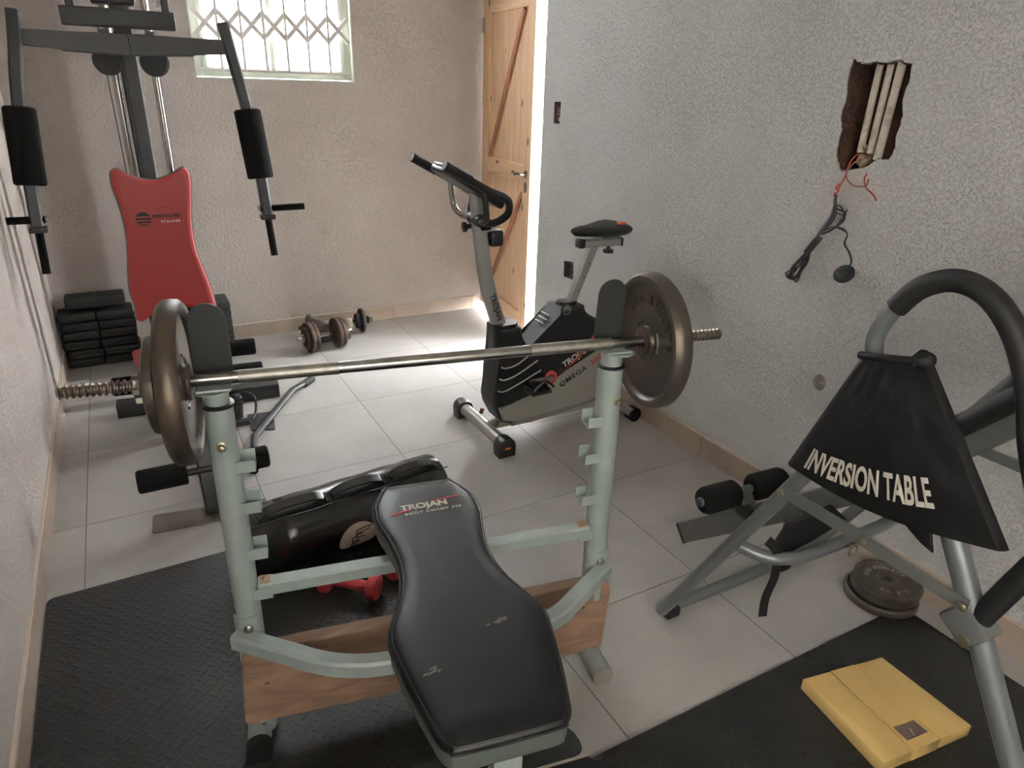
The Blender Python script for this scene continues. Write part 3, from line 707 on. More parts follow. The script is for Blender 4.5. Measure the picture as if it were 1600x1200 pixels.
def arc_text(name, body, R, size, fr, m, parent, a0, step, bold=.001, ext=.0012):
    """letters laid on a circle in the frame's plane"""
    mes = []
    bm = bmesh.new()
    for i, ch in enumerate(body):
        if ch == ' ': continue
        a = a0-step*i
        cu = bpy.data.curves.new(name, 'FONT'); cu.body = ch; cu.size = 1.0; cu.extrude = ext/size; cu.offset = bold/size; cu.align_x = 'CENTER'; cu.align_y = 'CENTER'
        F = fr @ Matrix.Rotation(a, 4, 'Z') @ Matrix.Translation((0, R, 0)) @ Matrix.Diagonal((size, size, size, 1))
        me = _ev(name, cu, F); bm.from_mesh(me)
    me = bpy.data.meshes.new(name); bm.to_mesh(me); bm.free()
    return from_me(name, me, m, parent)
def big_plate(s, R, T, label, m=M_IRON, spokes=True, sgn_=1):
    c = Vector((s, yp, BZ-.002)); t = thing('weight_plate', label, 'weight plate', RK @ c, 'iron plates on the barbell')
    plate(RK, R, T, m, .022, center=c).build('disc', m, t)
    b = MB(RK)
    for sd in (-1, 1): b.lathe([(0, .036), (.004, .036), (.005, .033), (.005, .0155)], c+Vector((sd*T*.36, 0, 0)), (sd, 0, 0), 28, close=False)
    b.build('hub', M_IRONR, t)
    if spokes:
        for sd in (-1, 1):
            F = frame(c+Vector((sd*T*.17, 0, 0)), (0, 1, 0), (0, 0, 1))
            for k in range(3):
                b = MB(RK)
                a0 = 2*PI*k/3+.4
                pts = [F @ Vector((.052*math.cos(a), .052*math.sin(a), 0)) for a in [a0+.9*j/8 for j in range(9)]]
                b.tube(pts, .004, 8, up=(1, 0, 0)); b.build('cast_ridge', m, t)
    return t
P_L = big_plate(-.030, .161, .040, 'large rusty iron plate on the left end of the barbell')
P_R = big_plate(.985, .161, .042, 'large iron plate on the right end of the barbell near the wall')
P_S = big_plate(-.070, .095, .024, 'small dark iron plate outside the large one at the barbell left end', M_IRON2, False)
FR = RK @ frame((.985-.021*.38, yp, BZ-.002), (0, -1, 0), (0, 0, 1))
arc_text('cast_lettering', 'BIG ATHLETE', .100, .026, FR, M_IRON, P_R, .9, .23, .0012, .002)
col = thing('spinlock_collar', 'rusty star-shaped spinlock collar screwed on the left end of the barbell', 'collar', RK @ Vector((-.095, yp, BZ)))
star = []
for k in range(6):
    a = 2*PI*k/6
    for (da, r) in ((-.26, .026), (-.14, .035), (.14, .035), (.26, .026)): star.append((r*math.cos(a+da), r*math.sin(a+da)))
MB(RK).prism(star, -.006, .006, frame((-.102, yp, BZ), (0, 1, 0), (0, 0, 1)), .002, 2).build('star_nut', M_BOLT, col)
MB(RK).lathe([(0, .020), (.014, .020), (.016, .017), (.016, .012)], (-.098, yp, BZ), (1, 0, 0), 24).build('collar_sleeve', M_THREAD, col)

# ------------------------------------------------------------------ heavy bag
bag = thing('power_bag', 'black leatherette power bag with three top handles lying behind the rack', 'bag', (.82, .69, 0))
a0 = Vector((.46, .655, .118)); a1 = Vector((1.18, .735, .118)); ad = (a1-a0).normalized(); Lb = (a1-a0).length
pf = [(0, 0), (.0, .06), (.004, .098), (.014, .112), (.03, .1165), (.12, .117), (.122, .1155), (.124, .117)]
k = .16
while k < Lb-.14: pf.append((k, .117+.0015*math.sin(k*40))); k += .03
pf += [(Lb-.124, .117), (Lb-.122, .1155), (Lb-.12, .117), (Lb-.03, .1165), (Lb-.014, .112), (Lb-.004, .098), (Lb, .06), (Lb, 0)]
MB().lathe(pf, a0, ad, 48).build('bag_body', M_BAG, bag)
bp2 = ad.cross(Vector((0, 0, 1))).normalized()      # towards the camera side (-y)
for (t0, t1) in ((.05, .27), (.29, .475), (.505, .68)):
    b = MB(); up_ = (Vector((0, 0, 1))*.90+bp2*.35).normalized()
    def P(t, r, tw=0): return a0+ad*t+up_*r
    b.bar([P(t0-.012, .119), P(t1+.012, .119)], .034, .003, up=up_)
    w_ = (Vector((0, 0, 1))*.1-bp2).normalized()
    pts = spline([P(t0, .119), P(t0+.012, .137), P(t0+.045, .150), P((t0+t1)/2, .154), P(t1-.045, .150), P(t1-.012, .137), P(t1, .119)], 6)
    b.bar(pts, .032, .006, up=up_)
    b.build('grab_handle', M_BAG, bag)
MB().tube(spline([a0+ad*t+Vector((0, 0, .1))+bp2*(.066+.006*math.sin(t*30)) for t in (.0, .12, .24, .36, .48, .6, Lb)], 3), .002, 6).build('seam_piping', M_PIPING, bag)
# round cream logo wrapped on the barrel
def wrap(uv, r=.1185, t0=.350, th0=math.radians(-20)):
    th = th0+uv[1]/.117; return a0+ad*(t0+uv[0])+(bp2*math.cos(th)+Vector((0, 0, 1))*math.sin(th))*r
b = MB(); RR = .068; co = [wrap((0, 0))]; fs = []; ns = 40
for q in range(1, 7):
    for j in range(ns): co.append(wrap((RR*q/6*math.cos(2*PI*j/ns), RR*q/6*math.sin(2*PI*j/ns))))
for j in range(ns): fs.append((0, 1+j, 1+(j+1) % ns))
for q in range(5):
    for j in range(ns): fs.append((1+q*ns+j, 1+(q+1)*ns+j, 1+(q+1)*ns+(j+1) % ns, 1+q*ns+(j+1) % ns))
b._add(co, fs); logo = b.build('round_logo', M_LOGO, bag)
b = MB()
for line in ([(-.022, -.052), (-.022, .012), (-.005, .024), (.012, .024)], [(-.005, .024), (-.008, .006), (.016, .010), (.020, .0)], [(-.022, -.010), (-.004, -.004), (.004, -.012), (-.004, -.018), (-.022, -.022)],
             [(-.008, .040), (.042, .046), (.034, .034), (-.008, .026), (-.008, .040)], [(-.022, -.052), (-.010, -.040), (-.010, -.020)]):
    pts = []
    for i in range(len(line)-1):
        for q in range(4):
            f = q/4; pts.append(wrap((line[i][0]*(1-f)+line[i+1][0]*f, line[i][1]*(1-f)+line[i+1][1]*f), .1192))
    pts.append(wrap(line[-1], .1192)); b.tube(pts, .0016, 6)
b.build('letter_mark', M_PIPING, logo)

# ------------------------------------------------------------------ red dumbbells
def red_db(c, d, m, label, mark=True, L=.160, R=.042):
    c = Vector(c); d = Vector(d).normalized(); t = thing('dumbbell', label, 'dumbbell', (c.x, c.y, .01), 'vinyl coated dumbbells')
    MB().lathe([(-L/2+.02, .014), (-L/4, .0165), (0, .018), (L/4, .0165), (L/2-.02, .014)], c, d, 20).build('grip', m, t)
    for s in (-1, 1):
        h = MB().lathe([(-.017, .0), (-.017, R-.010), (-.014, R-.003), (-.008, R), (.008, R), (.014, R-.003), (.017, R-.010), (.0172, R*.55), (.0155, R*.5), (.0155, 0)], c+d*s*(L/2-.017+.017), d*s, 28).build('dumbbell_head', m, t)
        if mark and s == 1:
            x = Vector((d.y, -d.x, 0)).normalized(); F = frame(c+d*(L/2+.0162), x if True else x, (0, 0, 1))
            F = frame(c+d*(L/2+.0165), Vector((-d.y, d.x, 0)) , (0, 0, 1))
            text('weight_number', '2', .028, F, M_ORD, h, bold=.001)
    return t
red_db((.735, .405, .0525), (.10, -.085, 0), M_REDD, 'red vinyl dumbbell lying on the tread mat in front of the power bag')
red_db((.955, .44, .0525), (.10, .03, 0), M_ORD, 'orange-red vinyl dumbbell half hidden behind the bench pad', False)

# ------------------------------------------------------------------ steel dumbbells by the back wall
def iron_db(c, d, discs, L, label, bar_m, disc_m, star=True, col_m=None, tall=1.0):
    c = Vector(c); d = Vector(d).normalized(); t = thing('dumbbell', label, 'dumbbell', (c.x, c.y, 0), 'iron dumbbells by the back wall')
    MB().lathe([(-L/2, 0), (-L/2, .011), (-L/2+.003, .0125), (L/2-.003, .0125), (L/2, .011), (L/2, 0)], c, d, 16).build('bar', bar_m, t)
    for s in (-1, 1):
        for (off, R, T) in discs:
            h = T/2
            MB().lathe([(-h*.7, .013), (-h*.7, R*.4), (-h*.3, R*.5), (-h*.3, R*.8), (-h, R*.86), (-h, R-.003), (-h*.5, R), (h*.5, R), (h, R-.003), (h, R*.86), (h*.3, R*.8), (h*.3, R*.5), (h*.7, R*.4), (h*.7, .013), (-h*.7, .013)], c+d*s*off, d, 36, close=False).build('disc', disc_m, t)
        if star:
            st_ = []
            for k in range(6):
                a = 2*PI*k/6
                for (da, r) in ((-.28, .017), (-.16, .026), (.16, .026), (.28, .017)): st_.append((r*math.cos(a+da), r*math.sin(a+da)))
            u_ = Vector((-d.y, d.x, 0)); MB().prism(st_, -.006, .006, frame(c+d*s*(L/2-.03), u_, (0, 0, 1)), .002, 1).build('star_collar', col_m or M_THREAD, t)
    return t
iron_db((1.245, 2.615, .093), (1, .13, 0), [(.072, .092, .022), (.096, .092, .022), (.118, .062, .018)], .34, 'chrome-bar dumbbell with rusty rimmed iron discs in front of the black one', M_CHROME, M_IRONR, True, M_BRASS)
iron_db((1.375, 2.835, .078), (1, -.02, 0), [(.165, .077, .020), (.140, .05, .03)], .47, 'long black dumbbell with thin dark discs closest to the back wall', M_BLACKM, M_BLACKM, True, M_BLACKM)
t = thing('dumbbell', 'small dumbbell with rounded grey-brown heads standing between the other two iron dumbbells', 'dumbbell', (1.33, 2.74, 0), 'iron dumbbells by the back wall')
c0 = Vector((1.335, 2.745, .098))
MB().lathe([(-.05, .016), (.05, .016)], c0, (1, -.05, 0), 16).build('bar', M_BLACKM, t)
MB().box((1.335, 2.745, .03), (.20, .07, .06), bev=.015).build('cradle', M_BLACKM, t)
for s in (-1, 1): MB().lathe([(-.048, 0), (-.047, .026), (-.034, .04), (0, .046), (.034, .04), (.047, .026), (.048, 0)], c0+Vector((s*.072, -s*.004, .0)), (.15, 0, 1), 22).build('rounded_head', mat('grey_brown_iron', '77695c', .6, .3, var='5d5148', vscale=30), t)

# ------------------------------------------------------------------ black weight blocks in the left corner
proto = None
lay = 0
names = ['bottom', 'second', 'third', 'fourth', 'fifth', 'uppermost']
for k in range(6):
    for j in range(2):
        if proto is None:
            b = MB()
            b.box((0, 0, 0), (.180, .155, .050), bev=.012, seg=3)
            proto = b.build('weight_block', M_BLKW)
            b = MB(); b.box((0, -.078, 0), (.150, .006, .006), bev=.001); b.build('moulded_rib', M_BLKW, proto)
            o = proto; WL[o] = Vector((0, 0, 0))
        else:
            o = proto.copy(); COL.objects.link(o)
            for ch in proto.children: c_ = ch.copy(); COL.objects.link(c_); c_.parent = o
        o.location = ((-.010 if j == 0 else .172)+.004*math.sin(k*2.1), 2.945+.003*math.cos(k*1.7), .0255+k*.0512)
        o.rotation_euler = (0, 0, .02*math.sin(k*3+j))
        tag(o, '%s black rubber block in the %s row of the corner pile' % (('left', 'right')[j], names[k]), 'weight', 'rubber weight blocks piled in the corner')
b = MB(); b.box((.09, 2.945, .358), (.285, .12, .062), bev=.010, seg=3); o = b.build('weight_block', M_BLKW); 
for x in (.0, .085, .17): MB().box((x, 2.945, .3895), (.032, .014, .002), bev=.0008).build('hand_slot', M_PIPING, o)
tag(o, 'single slotted black weight block lying on top of the corner pile', 'weight', 'rubber weight blocks piled in the corner')

# ------------------------------------------------------------------ home gym
gym = thing('home_gym', 'tall black multi-gym with red backrest, butterfly arms and foam rollers', 'exercise machine', (.44, 2.1, 0))
GX = .442
b = MB(); b.bar([(GX, 2.28, .0), (GX, 2.28, 2.02)], .062, .062, up=(0, 1, 0)); b.build('column', M_DKGREY, gym)
b = MB(); b.bar([(GX, 2.90, .0), (GX, 2.90, 2.05)], .055, .055, up=(0, 1, 0)); b.bar([(GX, 2.20, 2.05), (GX, 2.93, 2.05)], .06, .06); b.build('rear_column', M_BLACKM, gym)
for x in (.385, .555):
    MB().tube([(x, 2.66, .05), (x, 2.66, 2.02)], .0175, 18).build('guide_rod', M_CHROME, gym)
b = MB(); b.box((GX-.03, 2.15, 1.845), (.155, .12, .19), bev=.008); b.build('pulley_housing', M_DKGREY, gym)
b = MB(); b.box((.425, 2.14, 1.70), (.405, .05, .068), bev=.006); b.build('top_crossbeam', M_DKGREY, gym)
for x in (.262, .60): MB().bar([(x, 2.14, 1.73), (x-.004, 2.14, 1.85)], .028, .028, up=(0, 1, 0)).build('stay', M_DKGREY, gym)
b = MB()
for s in (-1, 1):
    b.prism([(-.002, .034), (.20, .030), (.36, .030), (.362, -.026), (.24, -.030), (.23, -.040), (-.002, -.048)], -.022, .022, frame((GX, 2.10, 1.612), (s, 0, 0), (0, 0, 1)), .004, 1)
b.build('butterfly_crossbar', M_DKGREY, gym)
for x in (GX-.085, GX+.085):
    p_ = MB().lathe([(-.014, .012), (-.014, .052), (-.010, .055), (-.004, .046), (.004, .046), (.010, .055), (.014, .052), (.014, .012)], (x, 2.14, 1.545), (.35, 1, 0), 32).build('pulley_wheel', M_BLACKM, gym)
    MB().bar([(x, 2.14, 1.545), (x, 2.14, 1.66)], .03, .012, up=(0, 1, 0)).build('pulley_bracket', M_DKGREY, p_)
MB().tube([(GX-.058, 2.16, 1.55), (GX-.050, 2.5, .40)], .0025, 8).build('cable', M_CORD, gym)
MB().tube([(GX-.095, 2.62, 1.72), (GX-.080, 2.64, .33)], .0025, 8).build('cable', M_CORD, gym)
for s in (-1, 1):
    xa = GX+s*.372
    pts = spline([(xa-s*.006, 2.10, 1.705), (xa+s*.008, 2.085, 1.60), (xa+s*.030, 2.07, 1.47), (xa+s*.045, 2.05, 1.35)], 5)[:-1] + [(xa+s*.045, 2.05, 1.35), (xa+s*.062, 2.01, 1.10), (xa+s*.070, 1.99, .93)]
    MB().bar(pts, .046, .046, up=(0, 1, 0), ch=.008).build('butterfly_arm', M_DKGREY if s > 0 else M_BLACKM, gym)
    d_ = Vector((s*.062-s*.045, -.04, -.25)).normalized(); q0 = Vector((xa+s*.043, 2.05, 1.37)); q1 = Vector((xa+s*.062, 2.01, 1.085))
    MB().lathe([(0, .025), (0, .050), (.006, .056), ((q1-q0).length-.006, .056), ((q1-q0).length, .050), ((q1-q0).length, .025)], q0, q1-q0, 28).build('arm_foam', M_FOAM, gym)
    e = Vector((xa+s*.070, 1.99, .93))
    MB().box(e+Vector((0, 0, -.012)), (.062, .05, .022), bev=.003).build('handle_bracket', M_BLACKM, gym)
    MB().tube([e+Vector((0, 0, -.01)), e+Vector((s*.006, -.03, -.185))], .0155, 16).build('vertical_grip', M_FOAM, gym)
    MB().tube([e+Vector((-s*.03, 0, .025)), e+Vector((.165 if s > 0 else -.098, -.01, .028))], .0150, 16).build('side_grip', M_FOAM, gym)
    MB().lathe([(-.006, .012), (.006, .012), (.007, 0)], e+Vector((-s*.032, 0, .028)), (s, 0, 0), 6).build('grip_bolt', M_BOLT, gym)
# red backrest
hb = [(.0, 1.075, ), ]
bo_ = [(-.155, 1.10), (-.148, 1.118), (-.125, 1.126), (-.07, 1.095), (0, 1.078), (.07, 1.095), (.125, 1.126), (.148, 1.118), (.156, 1.10), (.155, 1.05), (.142, .96), (.132, .87), (.134, .77), (.150, .68), (.168, .60), (.182, .50), (.180, .475), (.165, .462), (.08, .490), (0, .497), (-.08, .485), (-.135, .452), (-.155, .455), (-.165, .475), (-.160, .52), (-.168, .60), (-.160, .68), (-.146, .77), (-.138, .87), (-.142, .96), (-.155, 1.05)]
o2 = [(p.x, p.y) for p in spline([(x, z, 0) for (x, z) in bo_], 4, closed=True)]
area2 = sum(o2[i-1][0]*o2[i][1]-o2[i][0]*o2[i-1][1] for i in range(len(o2))); s2 = 1 if area2 > 0 else -1
BF = frame((GX-.002, 2.16, 0), (1, 0, 0), (0, 0, 1))
red = layered(BF, [(.0, .022), (.001, .030), (.005, .038), (.012, .042), (.025, .044)], o2, s2).build('backrest', M_REDV, gym, label='red vinyl backrest pad')
layered(BF, [(.004, -.012), (0, -.008), (0, .022)], o2, s2).build('backrest_edge', M_PIPING, gym)
MB(BF).tube([(p[0], p[1], .022) for p in o2], .004, 8, closed=True).build('backrest_piping', mat('grey_piping', '5c5a5c', .4), red)
TF = frame((GX+.028, 2.16-.0450, .925), (1, 0, 0), (0, 0, 1))
text('backrest_lettering', 'FRONTLINE', .020, TF, M_PIPING, red, bold=.0006, xs=1.0, shear=.3, spacing=1.05)
text('backrest_sublettering', 'STALKER', .014, frame((GX+.045, 2.16-.0450, .900), (1, 0, 0), (0, 0, 1)), M_WHITEPRINT, red, bold=.0003, spacing=1.5)
b = MB(frame((GX-.062, 2.16-.0446, .915), (1, 0, 0), (0, 0, 1)))
for (z0, z1) in ((.012, .030), (-.003, .006), (-.018, -.009), (-.029, -.023)):
    row = []
    for j in range(9): z = z0+(z1-z0)*j/8; row.append((-math.sqrt(max(0, .031**2-z*z)), z))
    for j in range(9): z = z1-(z1-z0)*j/8; row.append((math.sqrt(max(0, .031**2-z*z)), z))
    b.prism(row, 0, .0007, Matrix())
b.build('round_emblem', M_PIPING, red)
b = MB(frame((GX+.028, 2.16-.0446, .945), (1, 0, 0), (0, 0, 1)))
b.tube([(.03*math.cos(a), .018*math.sin(a), .0005) for a in [PI*j/10 for j in range(11)]], .0012, 6); b.build('arch_emblem', M_PIPING, red)
b = MB(); b.bar([(GX, 2.17, .43), (GX, 2.02, .42)], .10, .02); b.box((GX, 2.17, .46), (.08, .06, .10), bev=.005); b.build('backrest_bracket', M_BLACKM, gym)
# seat, base, rollers
b = MB(); b.prism(rounded([(-.17, -.18), (.17, -.18), (.20, .16), (-.20, .16)], .04), 0, .05, frame((.43, 1.93, .285), (1, 0, 0), (0, 1, 0)), .012, 3); b.build('seat', M_REDV, gym, label='red vinyl seat pad')
MB().bar([(GX, 2.95, .045), (GX, 1.12, .045)], .055, .06).build('base_spine', M_BLACKM, gym)
MB().bar([(.125, 2.13, .036), (.855, 2.065, .036)], .075, .070, ch=.004).build('base_crossbeam', M_BLACKM, gym)
MB().bar([(GX, 1.80, .05), (GX, 1.80, .29)], .05, .05, up=(0, 1, 0)).build('seat_post', M_BLACKM, gym)
MB().tube([(.13, 1.985, .205), (.775, 1.92, .205)], .012, 12).build('roller_axle', M_BLACKM, gym)
for (x0_, x1_) in ((.13, .30), (.60, .775)): MB().lathe([(0, .012), (0, .036), (.006, .042), (.165, .042), (.171, .036), (.171, .012)], (x0_, 1.985-.1*(x0_-.13), .205), (1, -.1, 0), 24).build('foam_roller', M_FOAM, gym)
MB().lathe([(0, .012), (0, .034), (.006, .040), (.135, .040), (.141, .034), (.141, .012)], (.62, 2.02, .30), (1, -.1, 0), 24).build('foam_roller', M_FOAM, gym)
b = MB(); b.prism(rounded([(.205, 1.035), (.60, .995), (.605, 1.09), (.215, 1.155)], .012), 0, .006, Matrix(), .001, 1); b.build('front_foot_plate', mat('scratched_plate', '5d564e', .5, .3, var='6f675c', vscale=20), gym)
b = MB(); b.bar([(.420, 1.085, .006), (.418, 1.13, .20), (.425, 1.28, .42)], .062, .058, up=(0, 1, 0)); b.bar([(.425, 1.28, .40), (GX, 1.80, .27)], .05, .05); b.build('front_post', M_BLACKM, gym)
MB().tube([(.195, 1.10, .182), (.63, 1.095, .178)], .013, 12).build('roller_axle', M_BLACKM, gym)
for (x0_, x1_) in ((.190, .352), (.475, .635)): MB().lathe([(0, .012), (0, .036), (.006, .042), (x1_-x0_-.006, .042), (x1_-x0_, .036), (x1_-x0_, .012)], (x0_, 1.10, .182), (1, -.01, 0), 24).build('foam_roller', M_FOAM, gym)
b = MB(); b.prism(rounded([(.655, 1.70), (.755, 1.665), (.785, 1.86), (.665, 1.875)], .008), 0, .006, Matrix(), .001, 1); b.bar([(GX, 1.79, .02), (.66, 1.79, .01)], .04, .02); b.build('side_foot_plate', M_DKGREY, gym)
b = MB(); b.lathe([(0, 0), (.004, .018), (.018, .026), (.034, .020), (.040, 0)], (.625, 1.84, .10), (0, 0, 1), 18); b.tube(spline([(.64, 1.85, .09), (.665, 1.83, .14), (.70, 1.80, .12), (.695, 1.78, .06), (.67, 1.74, .04)], 6), .006, 10); b.tube([(.615, 1.84, .02), (.622, 1.84, .10)], .03, 14); b.build('low_pulley_hook', M_BLACKM, gym)
# selectorised stack
for k in range(7):
    b = MB(); b.box((.535, 2.70, .075+k*.044), (.405, .19, .040), bev=.006, seg=2); b.box((.535, 2.603, .075+k*.044), (.05, .004, .016)); b.build('stack_plate', M_BLKW, gym)
# lat bar lying on the floor
b = MB()
b.tube([(.598, 1.305, .024), (.650, 1.585, .025), (.915, 2.03, .023), (1.045, 2.145, .021)], .0165, 16)
t = thing('lat_bar', 'bent dark grey pull-down bar lying on the floor beside the home gym', 'exercise bar', (.8, 1.8, 0))
b.build('bar', M_BLACKM, t)
MB().tube([(.598, 1.302, .018), (.612, 1.375, .024)], .0195, 14).build('end_grip', M_RUBBER, t)
MB().tube([(.985, 2.09, .018), (1.047, 2.147, .022)], .0195, 14).build('end_grip', M_RUBBER, t)

# ------------------------------------------------------------------ exercise bike
bike = thing('exercise_bike', 'black and silver upright exercise bike standing by the wooden door', 'exercise bike', (1.95, 1.18, 0))
YC = 1.17
def side(y0, y1): return frame((0, (y0+y1)/2, 0), (1, 0, 0), (0, 0, 1))
def slab(poly, y0, y1, m, name, parent=bike, bev=.012, seg=3, sm=0):
    if sm: poly = [(p.x, p.y) for p in spline([(x, z, 0) for (x, z) in poly], sm, closed=True)]
    h = (y1-y0)/2
    return MB().prism(poly, -h, h, side(y0, y1), bev, seg).build(name, m, parent)
body = [(1.628, .545), (1.735, .540), (1.745, .445), (1.79, .44), (1.93, .575), (1.95, .60), (2.06, .60), (2.07, .545), (2.16, .515), (2.24, .44), (2.29, .36), (2.31, .25), (2.30, .15), (2.10, .10), (1.72, .072), (1.645, .10), (1.610, .17), (1.602, .215), (1.618, .33), (1.630, .45)]
body = [(x, z-.0) for (x, z) in body]
slab(body, 1.10, 1.24, M_SHELL, 'body_shell', bev=.014)
silver = [(1.622, .180), (1.72, .185), (1.84, .225), (1.98, .30), (2.20, .40), (2.305, .345), (2.32, .25), (2.305, .165), (2.10, .118), (1.72, .085), (1.648, .108)]
sv = slab(silver, 1.094, 1.246, M_BIKES, 'silver_cover', bev=.012)
low = [(1.70, .092), (1.95, .150), (2.30, .245), (2.30, .135), (2.10, .10), (1.80, .070), (1.70, .068)]
slab(low, 1.098, 1.242, M_BIKES2, 'lower_cover', bev=.008)
# saddle neck sleeve, rounded front post sleeve
MB().bar([(1.68, YC, .40), (1.675, YC, .555)], .12, .105, up=(0, 1, 0), ch=.025).build('front_sleeve', M_PLAST, bike)
MB().bar([(2.00, YC, .50), (2.005, YC, .612)], .095, .07, up=(0, 1, 0), ch=.02).build('seat_sleeve', M_PLAST, bike)
M_STR = mat('stripe_silver', 'c8c8c6', .3, .2)
for k in range(3):
    b = MB(); b.tube(spline([(1.634-.008*k, 1.094, .375-.055*k), (1.66-.004*k, 1.0965, .365-.055*k), (1.72, 1.0985, .375-.050*k), (1.80+.02*k, 1.0985, .425-.05*k)], 6), .0035, 8); b.build('silver_stripe', M_STR, bike)
for k in range(3): MB().box((1.862+.016*k, 1.17, .530+.016*k), (.008, .07, .006), bev=.002).build('vent_slot', M_BIKES, bike)
# neck
neck = spline([(1.675, YC, .50), (1.636, YC, .60), (1.603, YC, .70), (1.582, YC, .80), (1.567, YC, .90), (1.553, YC, 1.02), (1.545, YC, 1.12)], 5)
nk = MB().tube(neck, .033, 20, up=(0, 1, 0), ry=.024).build('handlebar_post', M_BIKEP, bike)
F = frame((1.625, YC-.0335, .64), Vector((-.28, 0, .96)), (-.96, 0, -.28))
text('post_lettering', 'TROJAN', .034, frame((1.627, YC-.0268, .632), (.33, 0, -.94), (.94, 0, .33)), M_PLAST, nk, bold=.0005, xs=1.0)
# console, bars
cf = frame((1.505, YC, 1.135), (.85, 0, -.52), (0, 1, 0))
b = MB(cf); b.box((0, 0, 0), (.27, .19, .034), bev=.012, seg=3); b.build('console', M_PLAST, bike)
b = MB(cf); b.box((-.02, 0, .019), (.16, .12, .004), bev=.002); b.box((-.132, 0, .014), (.02, .13, .01), bev=.003); b.build('console_display', mat('display_grey', '8a8e90', .3), bike)
for s in (-1, 1):
    y = YC+s*.16
    y = YC+s*.16
    pts = spline([(1.545, YC+s*.02, 1.000), (1.552, YC+s*.07, 1.000), (1.568, YC+s*.125, 1.012), (1.596, y, 1.045), (1.602, y+s*.004, 1.085), (1.578, y+s*.005, 1.112), (1.505, y+s*.003, 1.142), (1.42, y, 1.188)], 7)
    MB().tube(pts, .0145, 14).build('handlebar', M_RUBBER, bike)
    MB().tube([(1.44, y, 1.177), (1.42, y, 1.188), (1.337, y-s*.002, 1.232)], .0180, 16).build('bar_grip', M_RUBBER, bike)
    MB().tube(spline([(1.545, YC+s*.02, 1.004), (1.525, YC+s*.09, 1.006), (1.515, YC+s*.145, 1.030), (1.507, YC+s*.155, 1.075), (1.500, YC+s*.155, 1.14)], 6), .012, 14).build('hand_pulse_bar', M_CHROME if s > 0 else M_RUBBER, bike)
b = MB(); b.tube([(1.548, YC-.045, 1.003), (1.548, YC+.045, 1.003)], .026, 20); b.box((1.575, YC, .985), (.050, .060, .050), bev=.01); b.build('bar_clamp', M_PLAST, bike)
b = MB(); b.lathe([(0, .010), (.02, .010), (.022, .020), (.034, .022), (.038, .014), (.038, 0)], (1.53, YC+.02, .975), (-.9, .1, -.1), 20); b.build('clamp_knob', M_PLAST, bike)
MB().box((1.628, YC, .925), (.06, .06, .070), bev=.015, seg=3).build('bottle_holder', M_PLAST, bike)
# seat
MB().bar([(1.995, YC, .52), (2.135, YC, .865)], .042, .028, up=(0, 1, 0)).build('seat_post', M_BIKEP, bike)
for k in range(4): MB().tube([(2.028+.024*k, YC-.0225, .60+.0592*k), (2.028+.024*k, YC-.0205, .60+.0592*k)], .004, 8).build('adjustment_hole', M_PIPING, bike)
b = MB(); b.bar([(2.07, YC, .868), (2.27, YC, .862)], .040, .034); b.build('seat_slider', M_BIKEP, bike)
MB().box((2.058, YC, .868), (.03, .046, .040), bev=.006).build('slider_cap', M_PLAST, bike)
MB().box((2.275, YC, .862), (.015, .044, .038), bev=.005).build('slider_cap', M_PLAST, bike)
b = MB(); b.lathe([(0, .008), (.014, .010), (.016, .024), (.030, .024), (.032, 0)], (2.215, YC, .845), (0, 0, -1), 12); b.build('slider_knob', M_PLAST, bike)
MB().tube([(2.16, YC, .88), (2.16, YC, .915)], .018, 14).build('saddle_clamp', M_BIKEP, bike)
# saddle: nose to the left, wide at the right
b = MB(); sec = [(2.010, .012, .010, .925), (2.025, .026, .022, .925), (2.06, .038, .030, .927), (2.11, .052, .038, .93), (2.16, .075, .044, .932), (2.20, .094, .048, .934), (2.24, .100, .048, .936), (2.27, .092, .042, .934), (2.288, .06, .026, .930)]
co = []; fs = []; K = 20
for (x, hw, hh, z) in sec:
    for j in range(K):
        a = 2*PI*j/K; sy = math.cos(a); sz = math.sin(a)
        dip = -.012*(1-abs(sy))*(1 if sz > 0 else 0)*(1 if x > 2.1 else 0)
        co.append((x, YC+hw*(abs(sy)**.8)*(1 if sy >= 0 else -1), z+(hh*.62 if sz > 0 else hh)*sz*(1-.25*abs(sy))+dip))
for i in range(len(sec)-1):
    for j in range(K): fs.append((i*K+j, i*K+(j+1) % K, (i+1)*K+(j+1) % K, (i+1)*K+j))
fs += [tuple(range(K)), tuple((len(sec)-1)*K+j for j in range(K))]
b._add(co, fs); sdl = b.build('saddle', M_SHELL, bike)
MB().box((2.235, YC-.055, .9555), (.035, .028, .010), M=None, bev=.003).build('saddle_badge', M_ORANGE, sdl)
b = MB(); b.lathe([(0, .012), (.015, .012), (.018, .025), (.045, .027), (.050, .018), (.050, 0)], (1.985, YC-.035, .585), (-.55, -.8, .1), 20); kn = b.build('resistance_knob', M_PLAST, bike)
b = MB(); b.tube([Vector((1.985, YC-.035, .585))+Vector((-.55, -.8, .1)).normalized()*.0505+Vector((.8, -.55, 0)).normalized()*.016*math.cos(a)+Vector((0, 0, 1))*.016*math.sin(a) for a in [2*PI*j/20 for j in range(20)]], .002, 6, closed=True); b.build('knob_ring', mat('ring_silver', 'bcbcbc', .3, .5), kn)
